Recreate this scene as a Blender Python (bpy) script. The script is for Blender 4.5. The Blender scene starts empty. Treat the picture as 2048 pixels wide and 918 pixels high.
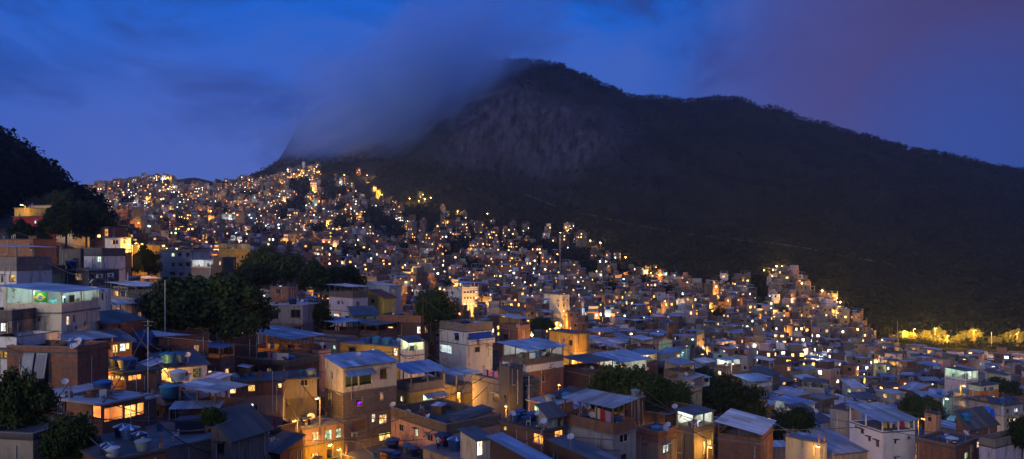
import bpy, math, random
import numpy as np
from mathutils import Vector, Matrix
random.seed(11); rng = np.random.default_rng(5)
scene = bpy.context.scene
col = scene.collection
F, HY, CX, CZ = 1462.0, 500.0, 1024.0, 90.0     # lens in photograph pixels, eye level, middle, camera height
R = math.radians

def P(px, py, Y):
    return Vector(((px-CX)/F*Y, Y, CZ+(HY-py)/F*Y))
def proj(v):
    return CX+v[0]/v[1]*F, HY-(v[2]-CZ)/v[1]*F

# ------------------------------------------------------------------ materials
MATS = {}
def nt(name):
    m = bpy.data.materials.new(name); m.use_nodes = True
    t = m.node_tree; t.nodes.clear()
    return m, t
def N(t, kind, **kw):
    n = t.nodes.new(kind)
    for k, v in kw.items():
        if k in n.inputs: n.inputs[k].default_value = v
        else: setattr(n, k, v)
    return n
def L(t, a, b): t.links.new(a, b)
def c4(c): return (c[0], c[1], c[2], 1)
def principled(t, rough=.9, spec=.3, metal=0):
    o = N(t, 'ShaderNodeOutputMaterial'); b = N(t, 'ShaderNodeBsdfPrincipled')
    b.inputs['Roughness'].default_value = rough; b.inputs['Specular IOR Level'].default_value = spec
    b.inputs['Metallic'].default_value = metal
    L(t, b.outputs[0], o.inputs[0]); return b
def mixc(t, fac, a, b, mode='MIX'):
    m = N(t, 'ShaderNodeMix', data_type='RGBA', blend_type=mode)
    for s, v in ((0, fac), (6, a), (7, b)):
        if isinstance(v, (int, float)): m.inputs[s].default_value = v
        elif isinstance(v, tuple): m.inputs[s].default_value = c4(v)
        else: L(t, v, m.inputs[s])
    return m.outputs[2]
def ramp(t, src, p0, p1, v0=0., v1=1.):
    m = N(t, 'ShaderNodeMapRange'); m.inputs[1].default_value = p0; m.inputs[2].default_value = p1
    m.inputs[3].default_value = v0; m.inputs[4].default_value = v1; L(t, src, m.inputs[0]); return m.outputs[0]
def noise(t, vec, scale, detail=4, rough=.6, dist=0.):
    n = N(t, 'ShaderNodeTexNoise'); n.inputs['Scale'].default_value = scale; n.inputs['Detail'].default_value = detail
    n.inputs['Roughness'].default_value = rough; n.inputs['Distortion'].default_value = dist
    if vec is not None: L(t, vec, n.inputs['Vector'])
    return n.outputs['Fac']
def mapping(t, vec, sc):
    m = N(t, 'ShaderNodeMapping'); m.inputs['Scale'].default_value = sc; L(t, vec, m.inputs['Vector']); return m.outputs[0]
def bump(t, b, h, strength=.3, dist=.05):
    n = N(t, 'ShaderNodeBump'); n.inputs['Strength'].default_value = strength; n.inputs['Distance'].default_value = dist
    L(t, h, n.inputs['Height']); L(t, n.outputs[0], b.inputs['Normal'])

def m_plaster(name, c, dirt=.55):
    m, t = nt(name); b = principled(t, .92, .2)
    g = N(t, 'ShaderNodeNewGeometry').outputs['Position']
    blot = noise(t, g, .55, 5, .65); streak = noise(t, mapping(t, g, (1.7, 1.7, .3)), 1., 6, .7, .6); fine = noise(t, g, 7., 3)
    dark = tuple(x*.42 for x in c)
    f = ramp(t, blot, .42, .72, 0, dirt); zone = ramp(t, noise(t, g, .23, 3, .5), .45, .68, .05, 1); f2_ = N(t, 'ShaderNodeMath', operation='MULTIPLY'); L(t, ramp(t, streak, .46, .8, 0, dirt), f2_.inputs[0]); L(t, zone, f2_.inputs[1]); f2 = f2_.outputs[0]
    q = mixc(t, f, c, dark); q = mixc(t, f2, q, tuple(x*.3+.01 for x in c)); q = mixc(t, ramp(t, fine, .35, .7, 0, .22), q, tuple(x*.55 for x in c))
    L(t, q, b.inputs['Base Color']); bump(t, b, fine, .25, .02)
    return m
def m_peel(name, c, c1, c2, mortar, amt=.52):
    m, t = nt(name); b = principled(t, .93, .15)
    uv = N(t, 'ShaderNodeUVMap').outputs[0]; g = N(t, 'ShaderNodeNewGeometry').outputs['Position']
    br = N(t, 'ShaderNodeTexBrick'); L(t, uv, br.inputs['Vector'])
    br.inputs['Color1'].default_value = c4(c1); br.inputs['Color2'].default_value = c4(c2); br.inputs['Mortar'].default_value = c4(mortar)
    br.inputs['Scale'].default_value = 1.; br.inputs['Brick Width'].default_value = .36; br.inputs['Row Height'].default_value = .22; br.inputs['Mortar Size'].default_value = .022
    blot = noise(t, g, .42, 6, .7, .4); st = noise(t, mapping(t, g, (1.5, 1.5, .28)), 1., 6, .72, .7); fine = noise(t, g, 6., 4, .7)
    pl = mixc(t, ramp(t, fine, .35, .7, 0, .45), c, tuple(x*.5 for x in c)); pl = mixc(t, ramp(t, st, .5, .76, 0, .75), pl, tuple(x*.22+.008 for x in c))
    f = ramp(t, blot, amt, amt+.025); q = mixc(t, f, pl, br.outputs['Color']); q = mixc(t, ramp(t, st, .56, .76, 0, .6), q, (.035,.032,.03))
    L(t, q, b.inputs['Base Color']); bump(t, b, fine, .4, .03); return m
def m_brick(name, c1, c2, mortar):
    m, t = nt(name); b = principled(t, .93, .15)
    uv = N(t, 'ShaderNodeUVMap').outputs[0]; g = N(t, 'ShaderNodeNewGeometry').outputs['Position']
    br = N(t, 'ShaderNodeTexBrick'); L(t, uv, br.inputs['Vector'])
    br.inputs['Color1'].default_value = c4(c1); br.inputs['Color2'].default_value = c4(c2); br.inputs['Mortar'].default_value = c4(mortar)
    br.inputs['Scale'].default_value = 1.; br.inputs['Brick Width'].default_value = .36; br.inputs['Row Height'].default_value = .22
    br.inputs['Mortar Size'].default_value = .022; br.inputs['Bias'].default_value = 0.
    blot = noise(t, g, .7, 5, .65); streak = noise(t, mapping(t, g, (2.2, 2.2, .25)), 1., 4)
    q = mixc(t, ramp(t, blot, .45, .7, 0, .6), br.outputs['Color'], tuple(x*.5+.01 for x in mortar))
    q = mixc(t, ramp(t, streak, .52, .75, 0, .55), q, (.05, .042, .04))
    L(t, q, b.inputs['Base Color']); bump(t, b, br.outputs['Fac'], -.5, .03)
    return m
def m_sheet(name, c, metal=.0, rough=.55):
    m, t = nt(name); b = principled(t, rough, .5, metal)
    g = N(t, 'ShaderNodeNewGeometry').outputs['Position']; uv = N(t, 'ShaderNodeUVMap').outputs[0]
    blot = noise(t, g, .5, 5, .65); st = noise(t, mapping(t, uv, (1.1, .12, 1)), 1.3, 3, .5); fine = noise(t, g, 5., 3)
    q = mixc(t, ramp(t, blot, .45, .7, 0, .5), c, tuple(x*.5 for x in c))
    q = mixc(t, ramp(t, st, .42, .68, 0, .6), q, tuple(x*.4 for x in c)); q = mixc(t, ramp(t, fine, .55, .75, 0, .4), q, (.09, .06, .045))
    fl = N(t, 'ShaderNodeVectorMath', operation='FLOOR'); L(t, mapping(t, uv, (1.05, .42, 1)), fl.inputs[0]); og = N(t, 'ShaderNodeObjectInfo').outputs['Random']
    av = N(t, 'ShaderNodeVectorMath', operation='ADD'); L(t, fl.outputs[0], av.inputs[0]); L(t, og, av.inputs[1]); wn = N(t, 'ShaderNodeTexWhiteNoise'); L(t, av.outputs[0], wn.inputs['Vector'])
    q = mixc(t, ramp(t, wn.outputs['Value'], .45, 1., 0, .75), q, tuple(x*.38 for x in c)); q = mixc(t, ramp(t, wn.outputs['Value'], .1, .0, 0, .8), q, tuple(min(.7,x*1.9) for x in c)); q = mixc(t, ramp(t, wn.outputs['Value'], .36, .4, 0, .0), q, (.16,.07,.04))
    L(t, q, b.inputs['Base Color'])
    w = N(t, 'ShaderNodeTexWave'); w.inputs['Scale'].default_value = 1.; w.bands_direction = 'X'
    L(t, mapping(t, uv, (1.25, 0, 0)), w.inputs['Vector']); bump(t, b, w.outputs['Fac'], .55, .05)
    return m
def m_slab(name, c):
    m, t = nt(name); b = principled(t, .8, .35)
    g = N(t, 'ShaderNodeNewGeometry').outputs['Position']
    blot = noise(t, g, .45, 6, .7, .3); fine = noise(t, g, 4., 4)
    q = mixc(t, ramp(t, blot, .38, .68, 0, .75), c, tuple(x*.32 for x in c)); q = mixc(t, ramp(t, fine, .45, .7, 0, .4), q, tuple(x*.5 for x in c))
    L(t, q, b.inputs['Base Color']); bump(t, b, fine, .3, .03)
    return m
def m_plain(name, c, rough=.6, spec=.4, metal=0., var=.35, scale=3.):
    m, t = nt(name); b = principled(t, rough, spec, metal)
    g = N(t, 'ShaderNodeNewGeometry').outputs['Position']; n = noise(t, g, scale, 4)
    L(t, mixc(t, ramp(t, n, .35, .7, 0, var), c, tuple(x*.45 for x in c)), b.inputs['Base Color'])
    return m
def m_lit(name, c, s, sample=True):
    m, t = nt(name); o = N(t, 'ShaderNodeOutputMaterial'); e = N(t, 'ShaderNodeEmission')
    g = N(t, 'ShaderNodeNewGeometry').outputs['Position']
    n = noise(t, mapping(t, g, (1, 1, .5)), 2.6, 3, .65); n2 = noise(t, g, .35, 2)
    v = ramp(t, n, .38, .56, .16, 1.15)
    mm = N(t, 'ShaderNodeMath', operation='MULTIPLY'); L(t, v, mm.inputs[0]); L(t, ramp(t, n2, .3, .7, s*.45, s*1.3), mm.inputs[1])
    L(t, mm.outputs[0], e.inputs[1]); L(t, mixc(t, ramp(t, n, .42, .6), (c[0]*.9, c[1]*.62, c[2]*.45), c), e.inputs[0])
    L(t, e.outputs[0], o.inputs[0])
    if not sample: m.cycles.emission_sampling = 'NONE'
    return m
def m_leaf(name, c1, c2, scale=.25):
    m, t = nt(name); b = principled(t, .85, .0 if 'forest' in name else .12)
    g = N(t, 'ShaderNodeNewGeometry'); n = noise(t, g.outputs['Position'], scale, 3); n2 = noise(t, g.outputs['Position'], scale*9, 2)
    q = mixc(t, ramp(t, n, .35, .65), c1, c2); q = mixc(t, ramp(t, n2, .4, .7, 0, .55), q, tuple(x*.45 for x in c1))
    L(t, q, b.inputs['Base Color']); return m

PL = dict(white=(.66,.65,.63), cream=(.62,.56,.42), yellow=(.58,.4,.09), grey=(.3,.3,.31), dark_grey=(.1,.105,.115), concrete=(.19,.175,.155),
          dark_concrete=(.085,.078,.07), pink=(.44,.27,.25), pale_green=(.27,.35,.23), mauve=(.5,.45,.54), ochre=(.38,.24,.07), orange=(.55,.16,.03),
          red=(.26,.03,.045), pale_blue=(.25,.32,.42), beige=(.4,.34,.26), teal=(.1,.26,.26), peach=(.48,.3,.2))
PL['clean_white']=(.74,.72,.72)
BRK=((.25,.105,.06), (.18,.075,.045), (.15,.125,.11))
for i,(k, c) in enumerate(PL.items()): MATS[k] = m_plaster(k+'_plaster', c, .35) if k in('clean_white','red','orange') else m_peel('worn_'+k+'_plaster', c, *BRK, .62+.012*(i%5))
MATS['brick'] = m_brick('red_brick', (.27,.105,.055), (.19,.075,.042), (.16,.13,.11))
MATS['bright_brick'] = m_brick('orange_brick', (.36,.14,.06), (.27,.11,.055), (.2,.165,.13))
MATS['dark_brick'] = m_brick('dark_brick', (.13,.065,.045), (.095,.05,.038), (.085,.075,.068))
MATS['grey_block'] = m_brick('grey_block', (.2,.17,.155), (.15,.13,.125), (.11,.1,.09))
MATS['concrete'] = m_peel('bare_concrete', (.23,.2,.175), (.2,.085,.05), (.15,.065,.04), (.13,.11,.1), .6)
MATS['dark_concrete'] = m_peel('blackened_concrete', (.125,.11,.1), (.15,.07,.045), (.1,.05,.035), (.09,.08,.07), .66)
MATS['sheet'] = m_sheet('grey_sheet', (.29,.32,.37))
MATS['blue_sheet'] = m_sheet('blue_sheet', (.2,.3,.48))
MATS['pale_sheet'] = m_sheet('pale_sheet', (.52,.54,.58))
MATS['dark_sheet'] = m_sheet('dark_sheet', (.075,.08,.09))
MATS['tile'] = m_sheet('clay_tile', (.16,.055,.04), 0, .85)
MATS['slab'] = m_slab('roof_slab', (.2,.2,.21))
MATS['pale_slab'] = m_slab('pale_roof_slab', (.42,.43,.46))
MATS['dark_slab'] = m_slab('dark_roof_slab', (.09,.088,.088))
MATS['frame'] = m_plain('window_frame', (.45,.45,.44), .5)
MATS['dark_frame'] = m_plain('dark_window_frame', (.06,.055,.05), .5)
MATS['glass'] = m_plain('window_glass', (.018,.02,.026), .12, .6)
MATS['wood'] = m_plain('weathered_wood', (.15,.085,.045), .85, .2)
MATS['door'] = m_plain('door_paint', (.16,.1,.06), .6)
MATS['metal'] = m_plain('galvanised_metal', (.38,.39,.4), .45, .5, .4)
MATS['dark_metal'] = m_plain('dark_metal', (.06,.06,.065), .5)
MATS['rust'] = m_plain('rusty_metal', (.2,.085,.04), .85)
MATS['tank'] = m_plain('blue_tank', (.018,.065,.2), .4, .45, 0, .25)
MATS['tank_light'] = m_plain('light_blue_tank', (.03,.2,.36), .4, .45, 0, .25)
MATS['tank_dark'] = m_plain('navy_tank', (.012,.022,.07), .4, .45, 0, .25)
MATS['tank_grey'] = m_plain('grey_tank', (.2,.26,.27), .6, .35, 0, .3)
MATS['tank_white'] = m_plain('white_tank', (.5,.52,.52), .5, .35, 0, .3)
MATS['dish'] = m_plain('dish_paint', (.5,.5,.52), .5, .4)
MATS['pipe'] = m_plain('white_pipe', (.5,.48,.46), .5)
MATS['bark'] = m_plain('bark', (.075,.05,.035), .95, .1)
MATS['leaf'] = m_leaf('leaf', (.024,.042,.012), (.055,.08,.024))
MATS['leaf_dark'] = m_leaf('dark_leaf', (.012,.022,.009), (.026,.042,.015))
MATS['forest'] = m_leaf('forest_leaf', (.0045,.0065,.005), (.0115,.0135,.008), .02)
MATS['leaf_lamplit'] = m_leaf('lamplit_leaf', (.09,.1,.025), (.12,.12,.035))  # leaf colour lightened to carry the glow of the road lamps
MATS['skin'] = m_plain('skin', (.33,.17,.1), .6, .3, 0, .1)
MATS['hair'] = m_plain('hair', (.02,.013,.01), .6)
for k, c in dict(cloth_white=(.55,.53,.54), cloth_pink=(.5,.18,.27), cloth_yellow=(.6,.42,.03), cloth_blue=(.03,.1,.4), cloth_red=(.45,.03,.04), cloth_dark=(.03,.028,.04), cloth_mauve=(.33,.25,.42), cloth_green=(.03,.25,.06), tarp_blue=(.015,.07,.33)).items():
    MATS[k] = m_plain(k, c, .9, .1, 0, .3, 4.)
SOD=(1.,.46,.07); WARM=(1.,.64,.25); YEL=(1.,.72,.2); WHT=(1.,.9,.7); COOL=(.72,.95,1.); GRN=(.62,1.,.66); CYAN=(.25,.95,.9); PUR=(.45,.02,1.); ORG=(1.,.42,.08)
for k, (c, s) in dict(warm=(WARM,1.5), yellow=(YEL,1.3), white=(WHT,1.7), cool=(COOL,1.6), green=(GRN,1.25), purple=(PUR,.8), orange=(ORG,1.35), dim=((1.,.62,.35),.28)).items():
    MATS['lit_'+k] = m_lit('lit_'+k+'_pane', c, s*1.5)
    MATS['far_'+k] = m_lit('far_lit_'+k+'_pane', c, s*4.6, False)
MATS['tower_lit'] = m_lit('lamp_lens', (1.,.5,.13), 34, False)
MATS['lens_cool'] = m_lit('cool_lamp_lens', (.75,.95,1.), 26, False)

# ------------------------------------------------------------------ mesh building
class MB:
    def __init__(s): s.v=[]; s.f=[]; s.m=[]; s.uv=[]; s.mats=[]; s.ix={}; s.smooth=[]
    def mi(s, mat):
        if mat not in s.ix: s.ix[mat]=len(s.mats); s.mats.append(mat)
        return s.ix[mat]
    def face(s, pts, mat, uv=None, smooth=False):
        i=len(s.v); s.v.extend(tuple(p) for p in pts); s.f.append(tuple(range(i,i+len(pts)))); s.m.append(s.mi(mat)); s.smooth.append(smooth)
        if uv is None:
            p=[Vector(q) for q in pts]; n=(p[1]-p[0]).cross(p[2]-p[1])
            if abs(n.z)>.75*n.length: uv=[(q.x,q.y) for q in p]
            elif abs(n.y)>=abs(n.x): uv=[(q.x,q.z) for q in p]
            else: uv=[(q.y,q.z) for q in p]
        s.uv.extend(uv)
    def box(s, x0,y0,z0,x1,y1,z1, mat, M=None):
        p=[Vector(q) for q in ((x0,y0,z0),(x1,y0,z0),(x1,y1,z0),(x0,y1,z0),(x0,y0,z1),(x1,y0,z1),(x1,y1,z1),(x0,y1,z1))]
        for q in ((0,1,5,4),(1,2,6,5),(2,3,7,6),(3,0,4,7),(4,5,6,7),(3,2,1,0)):
            pts=[p[k] for k in q]
            nz=abs((pts[1]-pts[0]).cross(pts[2]-pts[1]).normalized().z)
            ax=abs((pts[1]-pts[0]).cross(pts[2]-pts[1]).normalized().x)
            uv=[(a.x,a.y) if nz>.7 else ((a.y,a.z) if ax>.7 else (a.x,a.z)) for a in pts]
            s.face([M@a for a in pts] if M else pts, mat, uv)
    def ring(s, x0,y0,x1,y1,z0,z1,th,mat):
        s.box(x0,y0,z0,x1,y0+th,z1,mat); s.box(x0,y1-th,z0,x1,y1,z1,mat)
        s.box(x0,y0+th,z0,x0+th,y1-th,z1,mat); s.box(x1-th,y0+th,z0,x1,y1-th,z1,mat)
    def tube(s, a, b, r0, r1=None, mat='metal', n=6, cap=False):
        a=Vector(a); b=Vector(b); r1=r0 if r1 is None else r1; d=(b-a).normalized()
        u=d.cross(Vector((0,0,1)) if abs(d.z)<.9 else Vector((1,0,0))).normalized(); w=d.cross(u)
        ra=[a+(u*math.cos(t)+w*math.sin(t))*r0 for t in [2*math.pi*k/n for k in range(n)]]
        rb=[b+(u*math.cos(t)+w*math.sin(t))*r1 for t in [2*math.pi*k/n for k in range(n)]]
        for k in range(n):
            j=(k+1)%n; s.face([ra[k],ra[j],rb[j],rb[k]], mat, [(0,0),(1,0),(1,1),(0,1)], True)
        if cap: s.face(list(reversed(ra)), mat, [(0,0)]*n); s.face(rb, mat, [(0,0)]*n)
    def lathe(s, prof, mat, n=16, M=None, alt=None):
        for (r0,z0),(r1,z1) in zip(prof, prof[1:]):
            for k in range(n):
                a=2*math.pi*k/n; b=2*math.pi*(k+1)/n
                pts=[Vector((r0*math.cos(a),r0*math.sin(a),z0)),Vector((r0*math.cos(b),r0*math.sin(b),z0)),Vector((r1*math.cos(b),r1*math.sin(b),z1)),Vector((r1*math.cos(a),r1*math.sin(a),z1))]
                if r1<1e-5: pts=pts[:3]
                elif r0<1e-5: pts=[pts[0],pts[2],pts[3]]
                if M: pts=[M@q for q in pts]
                s.face(pts, alt if (alt and k%4==0) else mat, [(0,0)]*len(pts), True)
    def mesh(s, name):
        me=bpy.data.meshes.new(name); me.from_pydata(s.v,[],s.f)
        for m in s.mats: me.materials.append(MATS[m])
        me.polygons.foreach_set('material_index', s.m); me.polygons.foreach_set('use_smooth', s.smooth)
        uv=me.uv_layers.new(name='UVMap'); uv.data.foreach_set('uv', [c for q in s.uv for c in q]); me.update()
        return me
    def build(s, name, parent=None, loc=None):
        return link(name, s.mesh(name), parent, loc)
def link(name, me, parent=None, loc=None):
    o=bpy.data.objects.new(name, me); col.objects.link(o)
    if parent is not None: o.parent=parent
    if loc is not None: o.location=loc
    return o
def tag(o, label, cat, group=None, kind=None):
    if label: o['label']=label
    if cat: o['category']=cat
    if group: o['group']=group
    if kind: o['kind']=kind
    return o
def thing(name, label, cat, loc, rz=0, group=None):
    o=bpy.data.objects.new(name, None); col.objects.link(o); o.location=loc; o.rotation_euler=(0,0,rz); o.empty_display_size=.2
    return tag(o,label,cat,group)
def light(loc, c, w, r=.12, parent=None, kind='POINT'):
    d=bpy.data.lights.new('lamp_light', kind); d.color=c; d.energy=w; d.shadow_soft_size=r
    o=bpy.data.objects.new('lamp_light', d); col.objects.link(o)
    if parent is not None: o.parent=parent
    o.location=loc; return o

# ------------------------------------------------------------------ terrain table: ground height along columns of the view
COLS = {
 -900:[(5,1900),(25,1050),(45,800),(75,640),(110,560),(165,440),(230,330),(330,200),(420,190),(700,330),(1200,430),(2000,470)],
 -300:[(5,2200),(25,1120),(45,920),(58,850),(75,700),(100,590),(130,530),(165,470),(200,410),(300,235),(370,230),(600,380),(1200,440),(2000,470)],
 0:[(5,2500),(25,1150),(45,960),(58,890),(75,735),(100,600),(130,535),(165,482),(200,440),(300,296),(360,320),(600,440),(1000,420),(2000,470)],
 90:[(5,2500),(25,1150),(45,970),(58,905),(75,750),(100,612),(130,545),(165,488),(210,450),(280,375),(340,395),(600,450),(1000,405),(1400,440),(2000,470)],
 165:[(5,2500),(25,1150),(45,980),(58,910),(75,770),(100,632),(130,565),(165,510),(220,465),(280,425),(340,440),(600,445),(1000,382),(1400,440),(2000,470)],
 300:[(5,2500),(25,1150),(45,985),(60,905),(80,800),(100,705),(130,645),(165,598),(220,568),(300,545),(400,505),(600,445),(800,395),(1000,354),(1150,372),(1500,440),(2000,470)],
 450:[(5,2600),(25,1180),(45,1010),(60,950),(80,850),(100,770),(130,700),(165,645),(220,612),(300,582),(400,535),(600,465),(800,412),(1000,372),(1150,384),(1500,430),(1700,430),(2000,470)],
 550:[(5,2600),(25,1180),(60,990),(80,900),(100,815),(130,725),(165,665),(220,635),(300,605),(400,555),(600,470),(800,398),(950,356),(1080,338),(1250,372),(1560,372),(1600,330),(1750,360),(2000,430)],
 600:[(5,2600),(25,1200),(60,1010),(80,935),(100,855),(130,745),(165,675),(220,645),(300,622),(400,570),(600,472),(800,392),(950,344),(1100,314),(1250,340),(1560,340),(1600,226),(1750,250),(2000,380)],
 700:[(5,2600),(25,1200),(60,1030),(80,945),(100,872),(130,772),(165,700),(220,665),(300,634),(400,582),(600,480),(800,400),(950,345),(1100,272),(1250,250),(1600,170),(1750,190),(2000,330)],
 800:[(5,2600),(25,1200),(60,1050),(80,955),(100,885),(130,797),(165,724),(220,682),(300,644),(400,594),(600,498),(780,412),(930,345),(1020,292),(1065,190),(1120,140),(1350,105),(1700,160),(2000,300)],
 1000:[(5,2600),(25,1200),(60,1060),(80,965),(100,905),(130,828),(165,750),(220,704),(300,662),(400,602),(600,510),(760,424),(880,370),(935,332),(975,185),(1040,128),(1150,117),(1400,180),(2000,330)],
 1080:[(5,2600),(25,1200),(60,1060),(80,965),(100,905),(130,838),(165,765),(220,715),(300,666),(400,606),(560,525),(720,440),(850,380),(915,342),(955,190),(1030,135),(1130,125),(1400,200),(2000,340)],
 1200:[(5,2600),(25,1200),(60,1070),(80,970),(100,910),(130,856),(165,795),(220,735),(300,674),(400,612),(520,552),(680,465),(800,400),(890,320),(935,212),(1010,176),(1080,164),(1400,240),(2000,360)],
 1245:[(5,2600),(25,1200),(60,1080),(80,978),(100,920),(130,866),(165,806),(220,744),(300,680),(400,616),(510,560),(670,472),(800,404),(900,310),(960,238),(1050,208),(1110,199),(1400,260),(2000,360)],
 1400:[(5,2600),(25,1200),(60,1100),(80,1000),(100,960),(130,905),(165,852),(220,785),(300,702),(400,624),(480,574),(620,505),(760,440),(900,340),(1050,232),(1150,186),(1400,260),(2000,380)],
 1480:[(5,2600),(25,1200),(60,1100),(80,1000),(100,962),(130,908),(165,856),(220,792),(300,710),(400,626),(476,560),(600,510),(760,436),(900,345),(1050,243),(1140,196),(1400,270),(2000,390)],
 1550:[(5,2600),(25,1200),(60,1100),(80,1000),(100,965),(130,912),(165,862),(220,800),(300,716),(400,624),(475,540),(560,512),(750,432),(900,352),(1050,262),(1130,217),(1400,290),(2000,395)],
 1620:[(5,2600),(25,1200),(60,1110),(80,1030),(100,982),(130,925),(165,875),(220,815),(300,728),(390,640),(455,574),(560,532),(740,446),(900,360),(1050,277),(1125,238),(1400,310),(2000,400)],
 1700:[(5,2600),(25,1200),(60,1120),(100,1000),(130,940),(165,890),(220,830),(300,742),(380,674),(430,642),(550,562),(710,472),(900,372),(1050,293),(1120,264),(1400,330),(2000,405)],
 1850:[(5,2600),(25,1200),(60,1130),(100,1015),(130,955),(165,900),(220,832),(300,742),(360,702),(410,684),(520,602),(700,500),(900,396),(1050,320),(1105,300),(1400,370),(2000,420)],
 2048:[(5,2600),(25,1200),(60,1150),(100,1030),(130,968),(165,908),(220,832),(300,750),(360,710),(410,692),(520,620),(700,520),(900,420),(1020,370),(1080,347),(1400,400),(2000,430)],
 2500:[(5,2600),(25,1200),(60,1150),(100,1050),(130,990),(165,920),(220,840),(300,765),(360,725),(410,705),(520,650),(700,570),(900,490),(1080,420),(1400,450),(2000,470)],
 3000:[(5,2600),(25,1200),(60,1150),(100,1050),(130,990),(165,920),(220,850),(300,780),(360,745),(410,730),(520,690),(700,630),(900,570),(1080,520),(1400,510),(2000,500)]}
PXS=np.arange(-900,3001,15.); YS=np.exp(np.linspace(math.log(5),math.log(2000),420))
_cx=np.array(sorted(COLS)); _zt=[]
for c in _cx:
    a=np.array(COLS[c],float); z=(HY-a[:,1])/F*a[:,0]; _zt.append(np.interp(YS,a[:,0],z))
_zt=np.array(_zt); TZ=np.empty((len(PXS),len(YS)))
for k in range(len(YS)): TZ[:,k]=np.interp(PXS,_cx,_zt[:,k])
ker=np.exp(-.5*(np.arange(-3,4)/1.3)**2); ker/=ker.sum()
pad=np.pad(TZ,((3,3),(0,0)),'edge'); TZ=sum(ker[k]*pad[k:k+len(PXS)] for k in range(7))
pad=np.pad(TZ,((0,0),(3,3)),'edge'); TZ=sum(ker[k]*pad[:,k:k+len(YS)] for k in range(7))
_h=rng.random((257,257))
def vnoise(x,y):
    xi=np.floor(x).astype(int); yi=np.floor(y).astype(int); fx=x-xi; fy=y-yi; fx=fx*fx*(3-2*fx); fy=fy*fy*(3-2*fy)
    a=_h[xi%257,yi%257]; b=_h[(xi+1)%257,yi%257]; c=_h[xi%257,(yi+1)%257]; d=_h[(xi+1)%257,(yi+1)%257]
    return (a*(1-fx)+b*fx)*(1-fy)+(c*(1-fx)+d*fx)*fy
def fbm(x,y,o=4):
    s=0; a=.5
    for k in range(o): s=s+a*(vnoise(x*2**k+17*k,y*2**k+31*k)-.5); a*=.55
    return s
GX=(PXS[:,None]-CX)/F*YS[None,:]; GY=np.broadcast_to(YS[None,:],GX.shape)
far=np.clip((GY-560)/250,0,1)
rough=far*(fbm(GX/70,GY/70,5)*30+ (0.5-np.abs(fbm(GX/150+9,GY/240,4)))*16-8 - np.clip(.09-np.abs(fbm(GX/75+40,GY/420+7,3)),0,1)*150*np.clip((980-GY)/130,0,1))
TZ=TZ+rough*np.clip((1500-GY)/200,0.15,1)
def ground(x,y):
    y=max(5.01,min(1999,y)); px=CX+x/y*F
    i=(px-PXS[0])/15.; i=min(max(i,0),len(PXS)-1.001); k=(math.log(y)-math.log(5))/(math.log(2000)-math.log(5))*(len(YS)-1)
    i0=int(i); k0=min(int(k),len(YS)-2); a=i-i0; b=k-k0
    return CZ+(TZ[i0,k0]*(1-a)+TZ[i0+1,k0]*a)*(1-b)+(TZ[i0,k0+1]*(1-a)+TZ[i0+1,k0+1]*a)*b
def ground_hit(px,py,y0=20,y1=1600):
    """first point of the ground met looking through (px,py)"""
    y=y0
    while y<y1:
        p=P(px,py,y)
        if p.z<=ground(p.x,p.y): return p
        y*=1.01
    return P(px,py,y1)
# ------------------------------------------------------------------ houses
FOOT=[]      # (cx, cy, radius)
CUTS=[]      # ground kept below these footprints: (M_inv, W, D, z)
def corrugated(mb, a, b, c, d, mat, pitch=.24, amp=.035, th=.05):
    """sheet with corners a,b (low edge) c,d (high edge); ridges run a->d"""
    a,b,c,d=map(Vector,(a,b,c,d)); n=(b-a).cross(d-a).normalized(); w=(b-a).length; k=max(4,min(240,int(w/pitch)*4)); h=(d-a).length
    pr=None
    for i in range(k+1):
        t=i/k; o=n*(amp*math.sin(2*math.pi*t*w/pitch)) if k>8 else n*0
        p=a.lerp(b,t)+o; q=d.lerp(c,t)+o
        if pr: mb.face([pr[0],p,q,pr[1]],mat,[(pr[2],0),(t*w,0),(t*w,h),(pr[2],h)],True)
        pr=(p,q,t*w)
def flat_sheet(mb,a,b,c,d,mat,th=.06):
    a,b,c,d=map(Vector,(a,b,c,d)); n=(b-a).cross(d-a).normalized()*th; w=(b-a).length; h=(d-a).length; uv=[(0,0),(w,0),(w,h),(0,h)]
    mb.face([a,b,c,d],mat,uv); mb.face([d-n,c-n,b-n,a-n],mat,uv)
    for p,q in ((a,b),(b,c),(c,d),(d,a)): mb.face([p-n,q-n,q,p],mat,[(0,0),(1,0),(1,.1),(0,.1)])
def wallface(mb, face, off, u0,u1,z0,z1,holes,mat,reveal):
    hs=[(max(u0,h[0]),min(u1,h[1]),max(z0,h[2]),min(z1,h[3])) for h in holes]; hs=[h for h in hs if h[1]-h[0]>.05 and h[3]-h[2]>.05]
    us=sorted({u0,u1,*[h[0] for h in hs],*[h[1] for h in hs]}); zs=sorted({z0,z1,*[h[2] for h in hs],*[h[3] for h in hs]})
    T={'R':lambda u,d,z:(u,off+d,z),'L':lambda u,d,z:(off+d,u,z),'B':lambda u,d,z:(u,off-d,z),'E':lambda u,d,z:(off-d,u,z)}[face]
    flip=face in 'LB'
    for ua,ub in zip(us,us[1:]):
        for za,zb in zip(zs,zs[1:]):
            um=(ua+ub)/2; zm=(za+zb)/2
            if any(h[0]<um<h[1] and h[2]<zm<h[3] for h in hs): continue
            q=[(ua,za),(ub,za),(ub,zb),(ua,zb)]
            if flip: q=q[::-1]
            mb.face([T(u,0,z) for u,z in q],mat,q)
    for a,b,c,d in hs:
        for (p,q) in (((a,c),(b,c)),((b,c),(b,d)),((b,d),(a,d)),((a,d),(a,c))):
            mb.face([T(p[0],0,p[1]),T(q[0],0,q[1]),T(q[0],reveal,q[1]),T(p[0],reveal,p[1])],mat,[(p[0],p[1]),(q[0],q[1]),(q[0]+.1,q[1]+.1),(p[0]+.1,p[1]+.1)])
WM={}
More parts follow.
